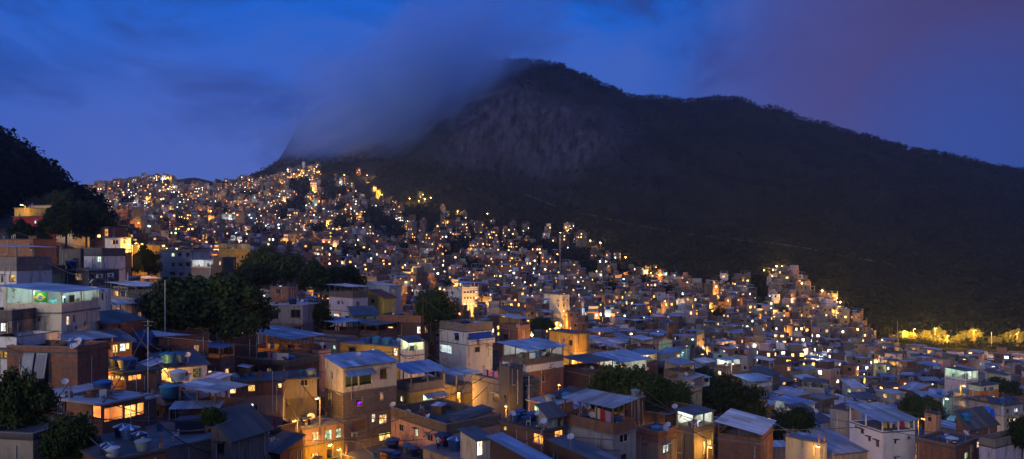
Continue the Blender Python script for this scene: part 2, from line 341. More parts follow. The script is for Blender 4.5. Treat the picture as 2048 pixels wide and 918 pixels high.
def win_meshes(kind, style):
    k=(kind,style)
    if k not in WM:
        fr=MB(); fm='dark_frame' if style in (1,3) else 'frame'
        fr.box(0,0,0,.055,.07,1,fm); fr.box(.945,0,0,1,.07,1,fm); fr.box(.055,0,0,.945,.07,.05,fm); fr.box(.055,0,.95,.945,.07,1,fm)
        if style in (0,1): fr.box(.475,.01,.05,.525,.06,.95,fm)
        if style==2: fr.box(.32,.01,.05,.35,.06,.95,fm); fr.box(.65,.01,.05,.68,.06,.95,fm); fr.box(.055,.012,.72,.945,.058,.76,fm)
        if style==3:
            for i in range(1,6): fr.box(i/6-.012,.01,.05,i/6+.012,.05,.95,fm)
        fr.box(-.06,-.09,-.06,1.06,.07,-.002,fm)
        pn=MB(); y=.045; g='glass' if kind in('dark','ajar') else kind
        if kind=='ajar':
            pn.face([(.055,y,.05),(.5,y,.05),(.5,y,.95),(.055,y,.95)],'lit_cool'); pn.face([(.5,y,.05),(.945,y,.05),(.945,y,.95),(.5,y,.95)],'glass')
        elif kind=='lit_purple':
            pn.face([(.055,y,.05),(.945,y,.05),(.945,y,.45),(.055,y,.45)],kind); pn.face([(.055,y,.45),(.945,y,.45),(.945,y,.95),(.055,y,.95)],'glass')
        else: pn.face([(.055,y,.05),(.945,y,.05),(.945,y,.95),(.055,y,.95)],g)
        both=MB()
        for s in (fr,pn):
            for f,m in zip(s.f,s.m): both.face([s.v[i] for i in f],s.mats[m])
        WM[k]=(fr.mesh('window'),pn.mesh('pane'),both.mesh('window'))
    return WM[k]
KIND={'d':'dark','w':'lit_warm','y':'lit_yellow','h':'lit_white','c':'lit_cool','g':'lit_green','p':'lit_purple','o':'lit_orange','m':'lit_dim','a':'ajar'}
_ac=None
def ac_mesh():
    global _ac
    if not _ac:
        m=MB(); m.box(0,-.32,0,.8,-.02,.55,'tank_white'); M=Matrix.Translation((.3,-.325,.27))@Matrix.Rotation(R(90),4,'X'); m.lathe([(.2,0),(.2,.02),(0,.02)],'dark_metal',12,M)
        m.box(.05,-.03,-.06,.1,.06,0,'dark_metal'); m.box(.7,-.03,-.06,.75,.06,0,'dark_metal'); _ac=m.mesh('air_conditioner')
    return _ac
def build_house(label, C, theta, W, D, zdeck, zbase, bands, roof, holes, cat='house', name='house', group=None, detail=True, ledge=True, sharedwin=False, seed=0, rise_face=None):
    rd=random.Random(seed)
    root=thing(name,label,cat,(C[0],C[1],zbase),theta,group); H=zdeck-zbase
    wall=MB(); top=zdeck
    allh={'R':[h for h in holes if h[0]=='R'],'L':[h for h in holes if h[0]=='L']}
    cuth={f:[(h[1],h[2],h[3]-zbase,h[4]-zbase) for h in allh[f] if h[5]!='A'] for f in allh}
    for zl,mat in bands:
        z0=max(0,zl-zbase); z1=top-zbase
        if z1-z0<.02: continue
        wallface(wall,'R',0,0,W,z0,z1,cuth['R'],mat,.16); wallface(wall,'L',0,0,D,z0,z1,cuth['L'],mat,.16)
        wallface(wall,'B',D,0,W,z0,z1,[],mat,.1); wallface(wall,'E',W,0,D,z0,z1,[],mat,.1)
        if z0>.1 and ledge: wall.box(-.09,-.09,z0-.075,W+.09,D+.09,z0+.075,'concrete')
        top=zl
    par=None
    kind=roof[0]; o=roof[1] if len(roof)>1 and isinstance(roof[1],(int,float)) else .15
    rt=MB()
    if kind=='flat':
        rt.box(-o,-o,H-.02,W+o,D+o,H+.14,roof[2] if len(roof)>2 else 'slab'); zt=H+.14
    elif kind=='parapet':
        ph=roof[1]; rt.box(-.06,-.06,H-.1,W+.06,D+.06,H+.06,roof[3] if len(roof)>3 else 'dark_slab'); zt=H+.06
        pa=MB(); pa.ring(-.02,-.02,W+.02,D+.02,H+.062,H+ph,.15,roof[2]); pa.ring(-.05,-.05,W+.05,D+.05,H+ph+.001,H+ph+.06,.21,'concrete'); pa.build('parapet',root)
    elif kind=='shed':
        rise,mat=roof[1],roof[2]; dirn=roof[3] if len(roof)>3 else 'y'; ov=.35; zt=H+rise*.5
        wm=bands[0][1]
        if dirn=='y':
            wall.face([(0,0,H),(0,D,H+rise),(0,D,H)],wm); wall.face([(W,0,H),(W,D,H),(W,D,H+rise)],wm); wall.face([(0,D,H),(0,D,H+rise),(W,D,H+rise),(W,D,H)],wm)
            s=rise/D; q=[(-ov,-ov,H+.07-s*ov),(W+ov,-ov,H+.07-s*ov),(W+ov,D+ov,H+rise+.07+s*ov),(-ov,D+ov,H+rise+.07+s*ov)]
        else:
            wall.face([(0,0,H),(W,0,H),(W,0,H+rise)],wm); wall.face([(0,D,H),(W,D,H+rise),(W,D,H)],wm); wall.face([(W,0,H),(W,D,H),(W,D,H+rise),(W,0,H+rise)],wm)
            s=rise/W; q=[(-ov,D+ov,H+.07-s*ov),(-ov,-ov,H+.07-s*ov),(W+ov,-ov,H+rise+.07+s*ov),(W+ov,D+ov,H+rise+.07+s*ov)]
        (corrugated if detail else flat_sheet)(rt,*q,mat)
        if detail: rt.box(-ov,-ov+.02,q[0][2]-.1,W+ov,-ov+.06,q[0][2]-.03,'wood')
    elif kind=='sheet':
        d=dict(par=.95,eave=2.3,tilt=.5,mat='sheet',over=.5,parmat=bands[0][1],light=None,back=False,dir='y'); d.update(roof[1]); zt=H+.06
        rt2=MB(); rt2.box(-.08,-.08,H-.1,W+.08,D+.08,H+.06,'slab'); rt2.build('deck',root)
        if d['par']>0:
            pa=MB(); pa.ring(0,0,W,D,H+.062,H+d['par'],.14,d['parmat']); pa.build('parapet',root)
        e=H+d['eave']; t=d['tilt']; ov=d['over']
        # slope: the eave runs along the R face (y=0) or the L face (x=0)
        if d['dir']=='y': q=[(-ov,-ov,e),(W+ov,-ov,e),(W+ov,D+ov,e+t),(-ov,D+ov,e+t)]; zz=lambda x,y:e+t*(y+ov)/(D+2*ov)
        else: q=[(-ov,D+ov,e),(-ov,-ov,e),(W+ov,-ov,e+t),(W+ov,D+ov,e+t)]; zz=lambda x,y:e+t*(x+ov)/(W+2*ov)
        (corrugated if detail else flat_sheet)(rt,*q,d['mat'])
        nx=max(1,round(W/2.6)); ny=max(1,round(D/2.6)); pts=[(W*i/nx,0) for i in range(nx+1)]+[(0,D*j/ny) for j in range(1,ny+1)]+[(W,D*j/ny) for j in range(1,ny+1)]
        for x,y in pts if detail else [(0,0),(W,0),(0,D)]:
            x=min(max(x,.08),W-.08); y=min(max(y,.08),D-.08); b=MB(); z0=H+(d['par']+.001 if d['par']>0 else .062)
            b.box(-.075,-.075,0,.075,.075,zz(x,y)-.05-z0,d['parmat'] if d['par']>0 else 'metal'); b.build('post',root,(x,y,z0))
        if d['back']:
            bw=MB(); bm=d['back'] if isinstance(d['back'],str) else 'white'; zb=H+max(d['par'],.07)+.003  # wall added behind lit terraces to catch the lamp's light
            bw.box(.3,D-.13,zb,W-.02,D-.01,zz(W/2,D)-.12,bm); bw.box(W-.13,.3,zb,W-.01,D-.135,zz(W,D/2)-.12,bm); bw.build('added_terrace_wall',root)
            rr=random.Random(seed+5)
            for _ in range(max(2,int(W*D/7))):
                x=rr.uniform(.6,max(.7,W-1.4)); y=rr.uniform(.8,max(.9,D-1.2)); h=rr.uniform(.75,1.6); cl=MB(); cl.box(x,y,H+.062,x+rr.uniform(.4,1.1),y+rr.uniform(.3,.6),H+.06+h,rr.choice(['tank_white','wood','tank','dark_metal','cloth_white','teal'])); cl.build('counter',root)
        if d['light']: light((W*.45,D*.45,H+d['eave']-.25),d['light'][0],d['light'][1],.1,root)
    rt.build('roof',root)
    wall.build('wall',root)
    for h in holes:
        f,u0,u1,z0,z1,k=h
        if f=='R': loc=(u0,.07,z0-zbase); rz=0
        else: loc=(.07,u1,z0-zbase); rz=-math.pi/2
        w=u1-u0; hh_=z1-z0
        if k=='O': continue
        if k=='A':
            o=link('air_conditioner',ac_mesh(),root,(loc[0],0,loc[2]) if f=='R' else (0,loc[1],loc[2])); o.rotation_euler=(0,0,rz); continue
        if k=='D' or k=='E':
            me=WM.get(k)
            if not me:
                m=MB(); m.box(0,0,0,1,.05,1,'door' if k=='D' else 'lit_white'); m.box(.85,-.02,.45,.92,-.001,.5,'metal'); me=WM[k]=m.mesh('door')
            o=link('door',me,root,loc); o.rotation_euler=(0,0,rz); o.scale=(w,1,hh_); continue
        st=rd.choice([0,0,1,2,0,3]) if detail else rd.choice([0,0,2]); 
        fm,pm,bm=win_meshes(KIND[k],st)
        if sharedwin:
            o=link('window',bm,root,loc)
        else:
            o=link('window',fm,root,loc); link('pane',pm,o)
        o.rotation_euler=(0,0,rz); o.scale=(w,1,hh_)
        if detail and rd.random()<.4:
            m=MB(); m.box(-.2,-.42,hh_+.1,w+.2,.0,hh_+.17,rd.choice(['concrete','sheet','dark_sheet','blue_sheet'])); hd=m.build('window_hood',root,(loc[0],0.,loc[2]) if f=='R' else (0.,loc[1],loc[2])); hd.rotation_euler=(0,0,rz)
    cx=C[0]+(W/2)*math.cos(theta)-(D/2)*math.sin(theta); cy=C[1]+(W/2)*math.sin(theta)+(D/2)*math.cos(theta)
    FOOT.append((cx,cy,math.hypot(W,D)/2))
    M=Matrix.Translation((C[0],C[1],0))@Matrix.Rotation(theta,4,'Z')
    CUTS.append((C[0],C[1],theta,W,D,zbase+.3))
    return dict(root=root,C=C,theta=theta,W=W,D=D,z=zbase+zt,M=M,zbase=zbase,H=H)
def solve(Cx,Cy,d,px):
    k=(px-CX)/F; den=d[0]-k*d[1]
    return (k*Cy-Cx)/den if abs(den)>1e-4 else 5.
HH={}
def extras(h,flatroof,r):
    root=h['root']; W,D,H=h['W'],h['D'],h['H']
    for k in range(r.choice([2,3,3,4])):
        m=MB(); f=r.random()<.55; u=r.uniform(.25,(W if f else D)-.25); z1=H-r.uniform(.1,.6); z0=max(.3,z1-r.uniform(2.,5.)); e=-.06
        P_=(lambda u,z:(u,e,z)) if f else (lambda u,z:(e,u,z)); q=.045
        m.tube(P_(u,z0),P_(u,z1),q,q,r.choice(['pipe','pipe','metal']),6)
        if r.random()<.6:
            u2=min(max(u+r.uniform(-1.6,1.6),.2),(W if f else D)-.2); m.tube(P_(u,z0),P_(u2,z0-.12),q*.9,q*.9,'pipe',6)
        m.build('pipe',root)
    if flatroof:
        for x,y in ((.2,.2),(W-.2,.2),(.2,D-.2),(W-.2,D-.2)):
            if r.random()<.45: continue
            m=MB(); z=h['z']-h['zbase']; hh_=r.uniform(.15,.55); m.box(x-.12,y-.12,z+.002,x+.12,y+.12,z+hh_,'concrete')
            for a,b in ((-.07,-.07),(.07,-.07),(.07,.07),(-.07,.07)): m.tube((x+a,y+b,z+hh_),(x+a+r.uniform(-.06,.06),y+b,z+hh_+r.uniform(.3,.8)),.014,.014,'rust',4)
            m.build('column_stub',root)
CLUT=[]
def hh(key,label,pxs,pt,pb,Y,yaw,bands,roof,wins=(),dep=None,**kw):
    """house traced from the photograph: corner column pxs[1] at depth Y; faces run to pxs[0] and pxs[2]"""
    pl,pc,pr=pxs; th=R(yaw); C=P(pc,pt,Y); a=(math.cos(th),math.sin(th)); b=(-math.sin(th),math.cos(th))
    W=solve(C.x,C.y,a,pr); D=solve(C.x,C.y,b,pl)
    if dep: 
        if dep[0]=='W': W=dep[1]
        else: D=dep[1]
    W=min(max(W,1.6),22); D=min(max(D,1.6),22)
    zat=lambda py,yy=Y: CZ+(HY-py)/F*yy
    ztop=zat(pt); zvis=zat(pb)
    corners=[(C.x+a[0]*W*i+b[0]*D*j, C.y+a[1]*W*i+b[1]*D*j) for i in(0,1) for j in (0,1)]
    zb=min([zvis]+[ground(*c) for c in corners])-.6; zb=max(zb,zvis-9)
    bl=[(zat(q) if q else zb,m) for q,m in bands]
    hl=[]
    for w in wins:
        f,x0,y0,x1,y1,k=w
        if f=='R': s0,s1=solve(C.x,C.y,a,x0),solve(C.x,C.y,a,x1); ym=C.y+a[1]*(s0+s1)/2; mx=W
        else: s0,s1=solve(C.x,C.y,b,x1),solve(C.x,C.y,b,x0); ym=C.y+b[1]*(s0+s1)/2; mx=D
        s0,s1=min(s0,s1),max(s0,s1); s0=max(.12,s0); s1=min(mx-.12,s1)
        z1=min(zat(y0,ym),ztop-.12); z0=zat(y1,ym)
        if s1-s0<.25 or z1-z0<.25: print('WIN skip',key,w,round(s0,2),round(s1,2),round(mx,2),round(z1-z0,2)); continue
        hl.append((f,s0,s1,z0,z1,k))
    h=build_house(label,(C.x,C.y),th,W,D,ztop,zb,bl,roof,hl,seed=int(Y*7+pc),**kw); HH[key]=h; h['name']=key; h['roofkind']=roof[0]; extras(h,roof[0] in('flat','parapet') and roof[1]<.7,random.Random(int(pc*3+Y)))
    print('%-14s W%.1f D%.1f Y%d H%.1f'%(key,W,D,Y,ztop-zvis)) if (W<2.2 or D<2.2 or W>15 or D>15) else None
    return h
def ondeck(h,px,py,m=.4):
    y=(CZ-h['z'])*F/(py-HY); p=Vector(((px-CX)/F*y,y,h['z'])); q=h['M'].inverted()@Vector((p.x,p.y,0))
    q.x=min(max(q.x,m),max(m,h['W']-m)); q.y=min(max(q.y,m),max(m,h['D']-m)); p=h['M']@q; p.z=h['z']; return p
# ------------------------------------------------------------------ small things
TK={}
def tank_meshes(mat,stripe):
    k=(mat,stripe)
    if k not in TK:
        b=MB(); b.lathe([(0,0),(.36,0),(.47,.72),(.5,.72),(.5,.78)],mat,20); 
        lid=MB(); lid.lathe([(.52,.76),(.53,.8),(.5,.83),(.12,.98),(.1,1.),(0,1.)],mat,20,None,'tank_white' if stripe else None)
        rb=MB()
        for i in range(3): rb.lathe([(.40+.033*i,.2+.2*i),(.415+.033*i,.22+.2*i),(.41+.033*i,.24+.2*i)],mat,20)
        lb=MB()
        for i in range(4):
            a=-math.pi/2-.25+.13*i; M=Matrix.Rotation(a+math.pi/2,4,'Z'); lb.box(-.05,-.475,.5,.05,-.458,.6,'tank_white',M)
        TK[k]=(b.mesh('tank_body'),lid.mesh('lid'),rb.mesh('rib'),lb.mesh('label_plate'))
    return TK[k]
def tank(p,size,label,mat='tank',stripe=False,group='water tanks on the roofs',h=None,rot=0):
    t=thing('water_tank',label,'water tank',p,rot,group); s=size
    me=tank_meshes(mat,stripe)
    for n,m in zip(('tank_body','lid','rib','label_plate'),me):
        if n=='label_plate' and mat in('tank_grey','tank_white','tank_light'): continue
        o=link(n,m,t); o.scale=(s,s,h or s*.78)
    return t
DM=None
def dish(p,label,az,size=.75,mast=.9,tilt=35,group='satellite dishes on the roofs'):
    global DM
    if DM is None:
        r=MB(); n=18; prof=[(0,0),(.2,.03),(.36,.09),(.5,.17)]
        r.lathe(prof,'dish',n); r.lathe([(.5,.17),(.515,.165),(.36,.07),(.2,.012),(0,-.015)],'dish',n)
        a=MB(); a.tube((0,-.46,.15),(0,-.06,.62),.018,.014,'dark_metal',5); a.box(-.045,-.1,.58,.045,0,.7,'tank_white')
        m=MB(); m.tube((0,0,0),(0,0,1),.03,.03,'metal',6)
        e=MB(); e.lathe([(0,.004),(.0,.034),(.1,.0345)],'cloth_red',10)
        DM=[r.mesh('reflector'),a.mesh('feed_arm'),m.mesh('mast'),e.mesh('emblem')]
    t=thing('satellite_dish',label,'satellite dish',p,0,group)
    m=link('mast',DM[2],t); m.scale=(1,1,mast)
    for n,me in (('reflector',DM[0]),('feed_arm',DM[1])):
        o=link(n,me,t,(0,0,mast)); o.rotation_euler=(R(90-tilt),0,az); o.scale=(size,)*3
    return t
def garment(p0,w,h,mat,label,rz,kind='cloth'):
    m=MB(); n=7; k=6; r=random.Random(int(p0[0]*91+p0[1]*13)); ph=r.uniform(0,6)
    if kind=='shirt': cuts=[(0,1,0,.3),(.2,.8,.3,1)]
    elif kind=='trousers': cuts=[(0,1,0,.25),(0,.44,.25,1),(.56,1,.25,1)]
    else: cuts=[(0,1,0,1)]
    for a,b,c,d in cuts:
        P_=lambda i,j:(w*(a+(b-a)*i/n)-w/2, .05*math.sin(ph+i*1.3)*(c+(d-c)*j/k)+.012, -h*(c+(d-c)*j/k))
        Q_=lambda i,j:(P_(i,j)[0],P_(i,j)[1]-.024,P_(i,j)[2])
        for i in range(n):
            for j in range(k):
                m.face([P_(i,j+1),P_(i+1,j+1),P_(i+1,j),P_(i,j)],mat,[(0,0)]*4,True); m.face([Q_(i,j),Q_(i+1,j),Q_(i+1,j+1),Q_(i,j+1)],mat,[(0,0)]*4,True)
    nm={'shirt':'hanging_shirt','trousers':'hanging_trousers'}.get(kind,'hanging_cloth')
    o=m.build(nm,None,p0); o.rotation_euler=(0,0,rz); return tag(o,label,'laundry','laundry drying on lines')
def line(name,pts,r,mat,label,cat,group=None,sag=.0):
    m=MB()
    for a,b in zip(pts,pts[1:]):
        a=Vector(a); b=Vector(b); n=8 if sag else 1; pv=a
        for i in range(1,n+1):
            t=i/n; q=a.lerp(b,t); q.z-=sag*4*t*(1-t); m.tube(pv,q,r,r,mat,5); pv=q
    return tag(m.build(name),label,cat,group)
LAMPM={}
def street_lamp(p,h,c,w,label,az=0.,group='street lamps',cool=False,rlight=.15):
    t=thing('street_lamp',label,'street lamp',p,az,group)
    m=MB(); m.tube((0,0,-1.5),(0,0,h),.11,.075,'concrete',8); m.build('pole',t)
    m=MB(); m.tube((0,0,h-.3),(0,-1.1,h+.1),.035,.03,'metal',6); m.build('arm',t)
    m=MB(); m.box(-.14,-1.6,h+.05,.14,-1.0,h+.18,'metal'); m.build('lamp_housing',t)
    m=MB(); m.box(-.13,-1.58,h-.03,.13,-1.05,h+.048,'lens_cool' if cool else 'tower_lit'); m.build('lens',t)
    light((0,-1.3,h-.25),c,w,rlight,t); return t
# ------------------------------------------------------------------ trees
def crown_mesh(name,n,leaf,seed,mat='leaf',nclump=42,flat=.75,open_=.0):
    g=np.random.default_rng(seed)
    d=g.normal(size=(nclump,3)); d/=np.linalg.norm(d,axis=1)[:,None]; d[:,2]=np.where(d[:,2]<-.5,-d[:,2]*.6,d[:,2])
    rad=.3+.55*g.random(nclump)**.6; ctr=d*rad[:,None]; ctr[:,2]*=flat
    cr=.2+.18*g.random(nclump)
    k=g.integers(0,nclump,n); dd=g.normal(size=(n,3)); dd/=np.linalg.norm(dd,axis=1)[:,None]
    pos=ctr[k]+dd*(cr[k]*(g.random(n)**.45))[:,None]*np.array([1,1,.8])
    nr=g.normal(size=(n,3))*.8+dd; nr/=np.linalg.norm(nr,axis=1)[:,None]
    u=np.cross(nr,g.normal(size=(n,3))); u/=np.linalg.norm(u,axis=1)[:,None]; w=np.cross(nr,u)
    s=leaf*(.6+.8*g.random(n)); a=u*s[:,None]; b=w*(s*.55)[:,None]
    V=np.stack([pos-a,pos-b+a*.1,pos+a,pos+b+a*.1],1).reshape(-1,3)
    me=bpy.data.meshes.new(name); quads(me,V); me.materials.append(MATS[mat]); return me
def quads(me,V,mi=None):
    n=len(V)//4
    me.vertices.add(len(V)); me.vertices.foreach_set('co',np.ascontiguousarray(V,dtype=np.float32).ravel())
    me.loops.add(4*n); me.loops.foreach_set('vertex_index',np.arange(4*n,dtype=np.int32))
    me.polygons.add(n); me.polygons.foreach_set('loop_start',np.arange(0,4*n,4,dtype=np.int32)); me.polygons.foreach_set('loop_total',np.full(n,4,dtype=np.int32))
    if mi is not None: me.polygons.foreach_set('material_index',mi.astype(np.int32))
    me.update(calc_edges=True); me.validate()
def trunk_mesh(seed,fork=5):
    r=random.Random(seed); m=MB()
    m.tube((0,0,-.4),(.02,.01,.35),.055,.042,'bark',9); base=Vector((.02,.01,.35))
    for i in range(fork):
        a=2*math.pi*i/fork+r.uniform(-.4,.4); e=Vector((math.cos(a)*r.uniform(.3,.5),math.sin(a)*r.uniform(.3,.5),r.uniform(.65,.85))); mid=base.lerp(e,.5)+Vector((0,0,.06))
        m.tube(base,mid,.032,.022,'bark',7); m.tube(mid,e,.022,.008,'bark',6)
        for j in range(2):
            q=mid+Vector((r.uniform(-.25,.25),r.uniform(-.25,.25),r.uniform(.1,.3))); m.tube(mid,q,.014,.005,'bark',5)
    return m.mesh('trunk')
CRN=[crown_mesh('crown',15000,.045,s,'leaf',64+6*s) for s in (1,2,3)]+[crown_mesh('crown',10000,.052,7,'leaf_dark',60),crown_mesh('crown',10000,.052,8,'leaf_dark',80)]
CRR=[crown_mesh('crown',5000,.07,s,'leaf_lamplit',40) for s in (21,22,23)]
CRF=[crown_mesh('crown',1500,.1,s,'leaf_dark',26) for s in (11,12,13)]
TRK=[trunk_mesh(s) for s in (1,2,3)]
def tree(p,wx,h,label,v=0,wy=None,trunk=.35,group='trees among the houses',far=False,rot=0,name='tree',road=False):
    """p: foot of the trunk; wx: crown radius; h: whole height"""
    t=thing(name,label,'tree',p,rot,group)
    k=link('trunk',TRK[v%3],t); k.scale=(wx*1.1,wx*1.1,h*.85)
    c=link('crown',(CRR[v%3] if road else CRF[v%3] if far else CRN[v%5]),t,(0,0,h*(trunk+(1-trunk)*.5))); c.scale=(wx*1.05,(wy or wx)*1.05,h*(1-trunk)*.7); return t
def person(p,label,az,h,cols,arm):
    m=bpy.data.meshes.new('person')
    J=dict(pel=(0,0,.53),sp=(0,0,.66),ch=(0,0,.78),nk=(0,-.005,.85),hd=(0,-.02,.9),tp=(0,-.015,.985),
        kl=(-.06,-.02,.28),al=(-.065,.01,.04),fl=(-.07,-.08,.015),kr=(.06,-.03,.28),ar=(.065,.0,.04),fr=(.075,-.08,.015),
        hl=(-.055,0,.5),hr=(.055,0,.5),sl=(-.11,0,.81),sr=(.11,0,.81),el=arm[0],wl=arm[1],er=arm[2],wr=arm[3])
    E=[('pel','sp'),('sp','ch'),('ch','nk'),('nk','hd'),('hd','tp'),('pel','hl'),('hl','kl'),('kl','al'),('al','fl'),('pel','hr'),('hr','kr'),('kr','ar'),('ar','fr'),('ch','sl'),('sl','el'),('el','wl'),('ch','sr'),('sr','er'),('er','wr')]
    rad=dict(pel=.075,sp=.07,ch=.08,nk=.03,hd=.055,tp=.045,kl=.04,kr=.04,al=.024,ar=.024,fl=.02,fr=.02,hl=.06,hr=.06,sl=.038,sr=.038,el=.026,er=.026,wl=.018,wr=.018)
    ks=list(J); m.from_pydata([tuple(c*h for c in J[k]) for k in ks],[(ks.index(a),ks.index(b)) for a,b in E],[])
    o=link('person',m,None,p); o.rotation_euler=(0,0,az); tag(o,label,'person','couple standing on the terrace')
    s=o.modifiers.new('skin','SKIN'); o.modifiers.new('sub','SUBSURF').levels=1
    for i,k in enumerate(ks): m.skin_vertices[0].data[i].radius=(rad[k]*h,rad[k]*h*(.8 if k in('pel','sp','ch') else 1))
    m.skin_vertices[0].data[0].use_root=True
    dg=bpy.context.evaluated_depsgraph_get(); dg.update(); me=bpy.data.meshes.new_from_object(o.evaluated_get(dg)); o.modifiers.clear(); o.data=me
    me.materials.clear()
    for c in ('skin',)+cols: me.materials.append(MATS[c])
    for f in me.polygons:
        z=f.center.z/h; f.use_smooth=True
        f.material_index=0 if z>.835 else (1 if z>.5 and abs(f.center.x)/h<.15 else (2 if z>.06 and z<=.5 and abs(f.center.x)/h<.13 else 0))
    hm=MB(); hm.lathe([(.062*h,.0),(.066*h,.035*h),(.05*h,.085*h),(0,.1*h)],'hair',12); hm.build('hair',o,(0,.012*h,.905*h))
    fm=MB()
    for sx in (-1,1): fm.box(sx*.022*h-.008*h,-.078*h,.925*h,sx*.022*h+.008*h,-.066*h,.935*h,'hair')
    fm.box(-.008*h,-.088*h,.9*h,.008*h,-.07*h,.922*h,'skin'); fm.box(-.02*h,-.076*h,.885*h,.02*h,-.064*h,.89*h,'cloth_red'); fm.build('face',o)
    return o
# ------------------------------------------------------------------ the houses one can read in the photograph
# left block
hh('flag','cream house with a lit terrace and flag under a wide blue roof',(8,123,158),626,704,74,88,[(673,'cream'),(None,'brick')],
   ('sheet',dict(par=.97,eave=2.1,tilt=.7,mat='blue_sheet',over=.7,parmat='cream',light=((.7,1,.92),330),back='white')),
   [('L',53,634.5,66.7,650.7,'h'),('L',75,635.5,81,643,'d'),('R',133,632.5,139,650,'h'),('R',146,630,151,645,'d'),('R',142,648,148,660,'A'),('L',89,680.7,106,697.7,'h')],dep=('W',6.5))
hh('palm_terrace','white terrace house with potted palms beside the flag house',(-25,33,51),697,745,66,80,[(717,'yellow'),(None,'white')],('parapet',1.0,'white'),[('L',6,703,30,716,'y')],dep=('W',5))
hh('edge_grey','grey house with one lit window cut by the photo\'s left edge',(-50,24,38),640,690,71,85,[(665,'concrete'),(None,'grey')],('parapet',.9,'dark_concrete'),[('L',0,646,11,663,'c')],dep=('W',5))
hh('panel_wall','roofless brick shell with grey panels leaning against it',(14,155,166),706,765,64.5,82,[(None,'brick')],('parapet',.5,'brick'),[],dep=('W',4))
hh('lit_brick','unfinished brick house with big openings glowing yellow under a slab',(133,205,290),809,905,57,66,[(842,'bright_brick'),(None,'brick')],('flat',.35,'pale_slab'),
   [('R',209,814,246,840,'O'),('R',250,811,272,834,'O'),('R',275,806,287,829,'O'),('L',183,812,202,836,'O')],ledge=False)
hh('annex','brick annex with a barred window behind the two leafy trees',(78,130,136),792,885,60.5,75,[(None,'dark_brick')],('flat',.3,'pale_slab'),[('L',113,809,124,828,'d')],dep=('W',4.5))
hh('corner_wall','stained yellowish garden house with planks on its roof at the bottom left',(-40,66,95),878,930,46,80,[(None,'beige')],('parapet',.3,'dark_concrete'),[],dep=('W',4))
hh('tank_roof','brick house whose plank roof carries the striped dark tanks',(176,214,332),924,960,44,50,[(None,'brick')],('flat',.2,'dark_slab'),[],dep=('D',6.5))
hh('grey_deck','concrete house with a wide empty grey roof deck',(296,318,440),900,950,57.5,48,[(None,'concrete')],('flat',.1,'slab'),[],dep=('D',9))
hh('dark_shed','small house under a steep dark corrugated roof beside the grey deck',(422,463,479),878,930,59,66,[(None,'concrete')],('shed',1.6,'dark_sheet','y'),[('L',434,886,448,908,'d')],dep=('W',4.2))
hh('blue_tank_house','low house covered with patched blue sheets and a light blue tank',(292,330,418),810,870,67,55,[(None,'concrete')],('shed',.9,'dark_sheet','y'),[('L',306,820,318,834,'d')],dep=('D',7))
hh('slant_brick','brick house with a long slanting pale blue roof below the big tree',(306,318,417),674,732,84,30,[(None,'brick')],('shed',-.9,'pale_sheet','x'),[('R',322,694,345,722,'d'),('R',352,690,372,714,'D'),('R',388,690,398,708,'m')],dep=('D',6.5))
hh('laundry_wall','low white house with dark corrugated roof and flag on its wall',(314,322,414),737,775,77,40,[(None,'white')],('shed',.9,'dark_sheet','y'),[('R',335,742,352,765,'D'),('R',368,741,376,752,'d')],dep=('D',5))
hh('long_brick','long two-storey brick house with three small lit windows',(412,425,566),767,850,84,14,[(797,'brick'),(None,'concrete')],('flat',.3,'dark_slab'),
   [('R',458,773,472,787,'w'),('R',496,770,510,783,'y'),('R',556,767,563,776,'w'),('R',498,807,515,824,'a')],dep=('D',6))
hh('grey_end','stained grey house joined to the right end of the long brick one',(560,566,634),759,835,91,18,[(796,'concrete'),(None,'dark_concrete')],('flat',.3,'dark_slab'),[('R',601,759.5,616,772,'d'),('R',562+6,800,580,815,'d')],dep=('D',6))
hh('cream_blue','tall house, cream top floor over bare block, under a blue roof',(650,686,793),735,918,92,42,[(787,'cream'),(836,'grey_block'),(885,'concrete'),(None,'beige')],('shed',.9,'blue_sheet','y'),
   [('R',760,738,774,757,'d'),('L',660,743,666,758,'d'),('R',691,751,717,773,'O'),('R',719,748,744,769,'O'),('R',712,794.5,725,812,'p'),('R',760,785,767,800,'m'),('L',657.6,785,662,798.6,'y'),
    ('R',704,840.5,731,860,'D'),('R',744,828,751,845,'h'),('R',759,829,774,847,'w'),('R',757,866,782,881,'y'),('R',702,864,712,873,'A')])
hh('lit_corner','pale house with glowing yellow ground floor and one tank on its slab',(578,611.6,688),858,918,88,44,[(893,'peach'),(None,'yellow')],('flat',.3,'slab'),
   [('R',624,864,638,882.5,'w'),('R',650,860,664,880,'g'),('R',672,857,683,876,'g'),('R',622,906,638,918,'y'),('R',654,897,680,915,'O')])
hh('dark_low','low brown-roofed shack at the foot of the long brick house',(444,560,606),905,950,79,60,[(None,'dark_brick')],('shed',1.,'dark_sheet','x'),[])
hh('mid_low','dark brick yard house with a wall of planks below the lit windows',(478,548,590),868,920,83,55,[(None,'dark_brick')],('parapet',.7,'dark_brick'),[('L',500,874,512,888,'d')])
hh('tank_cluster','house under corrugated dark roofing covered by a cluster of blue tanks',(688,760,852),936,975,82,44,[(None,'dark_brick')],('flat',.2,'dark_slab'),[])
hh('pink_wall','long stained pinkish house with dark parapet and three windows',(782,893,914),868,905,84,40,[(None,'pink')],('parapet',1.1,'dark_concrete'),
   [('L',798,849,806.5,863,'d'),('L',829,858,835,872,'g'),('L',853.6,869,865,882,'d')],dep=('W',8))
hh('couple_terrace','low house whose roof terrace holds a couple and a tank',(846,955,1000),934,975,76,42,[(None,'beige')],('flat',.2,'slab'),[])
hh('lit_hut','tiny rooftop hut with a bright yellow doorway',(921,953,981),880,913,76.5,38,[(None,'cream')],('shed',.45,'dark_sheet','y'),[('R',954,883,966,910,'E')],dep=None,cat='hut')
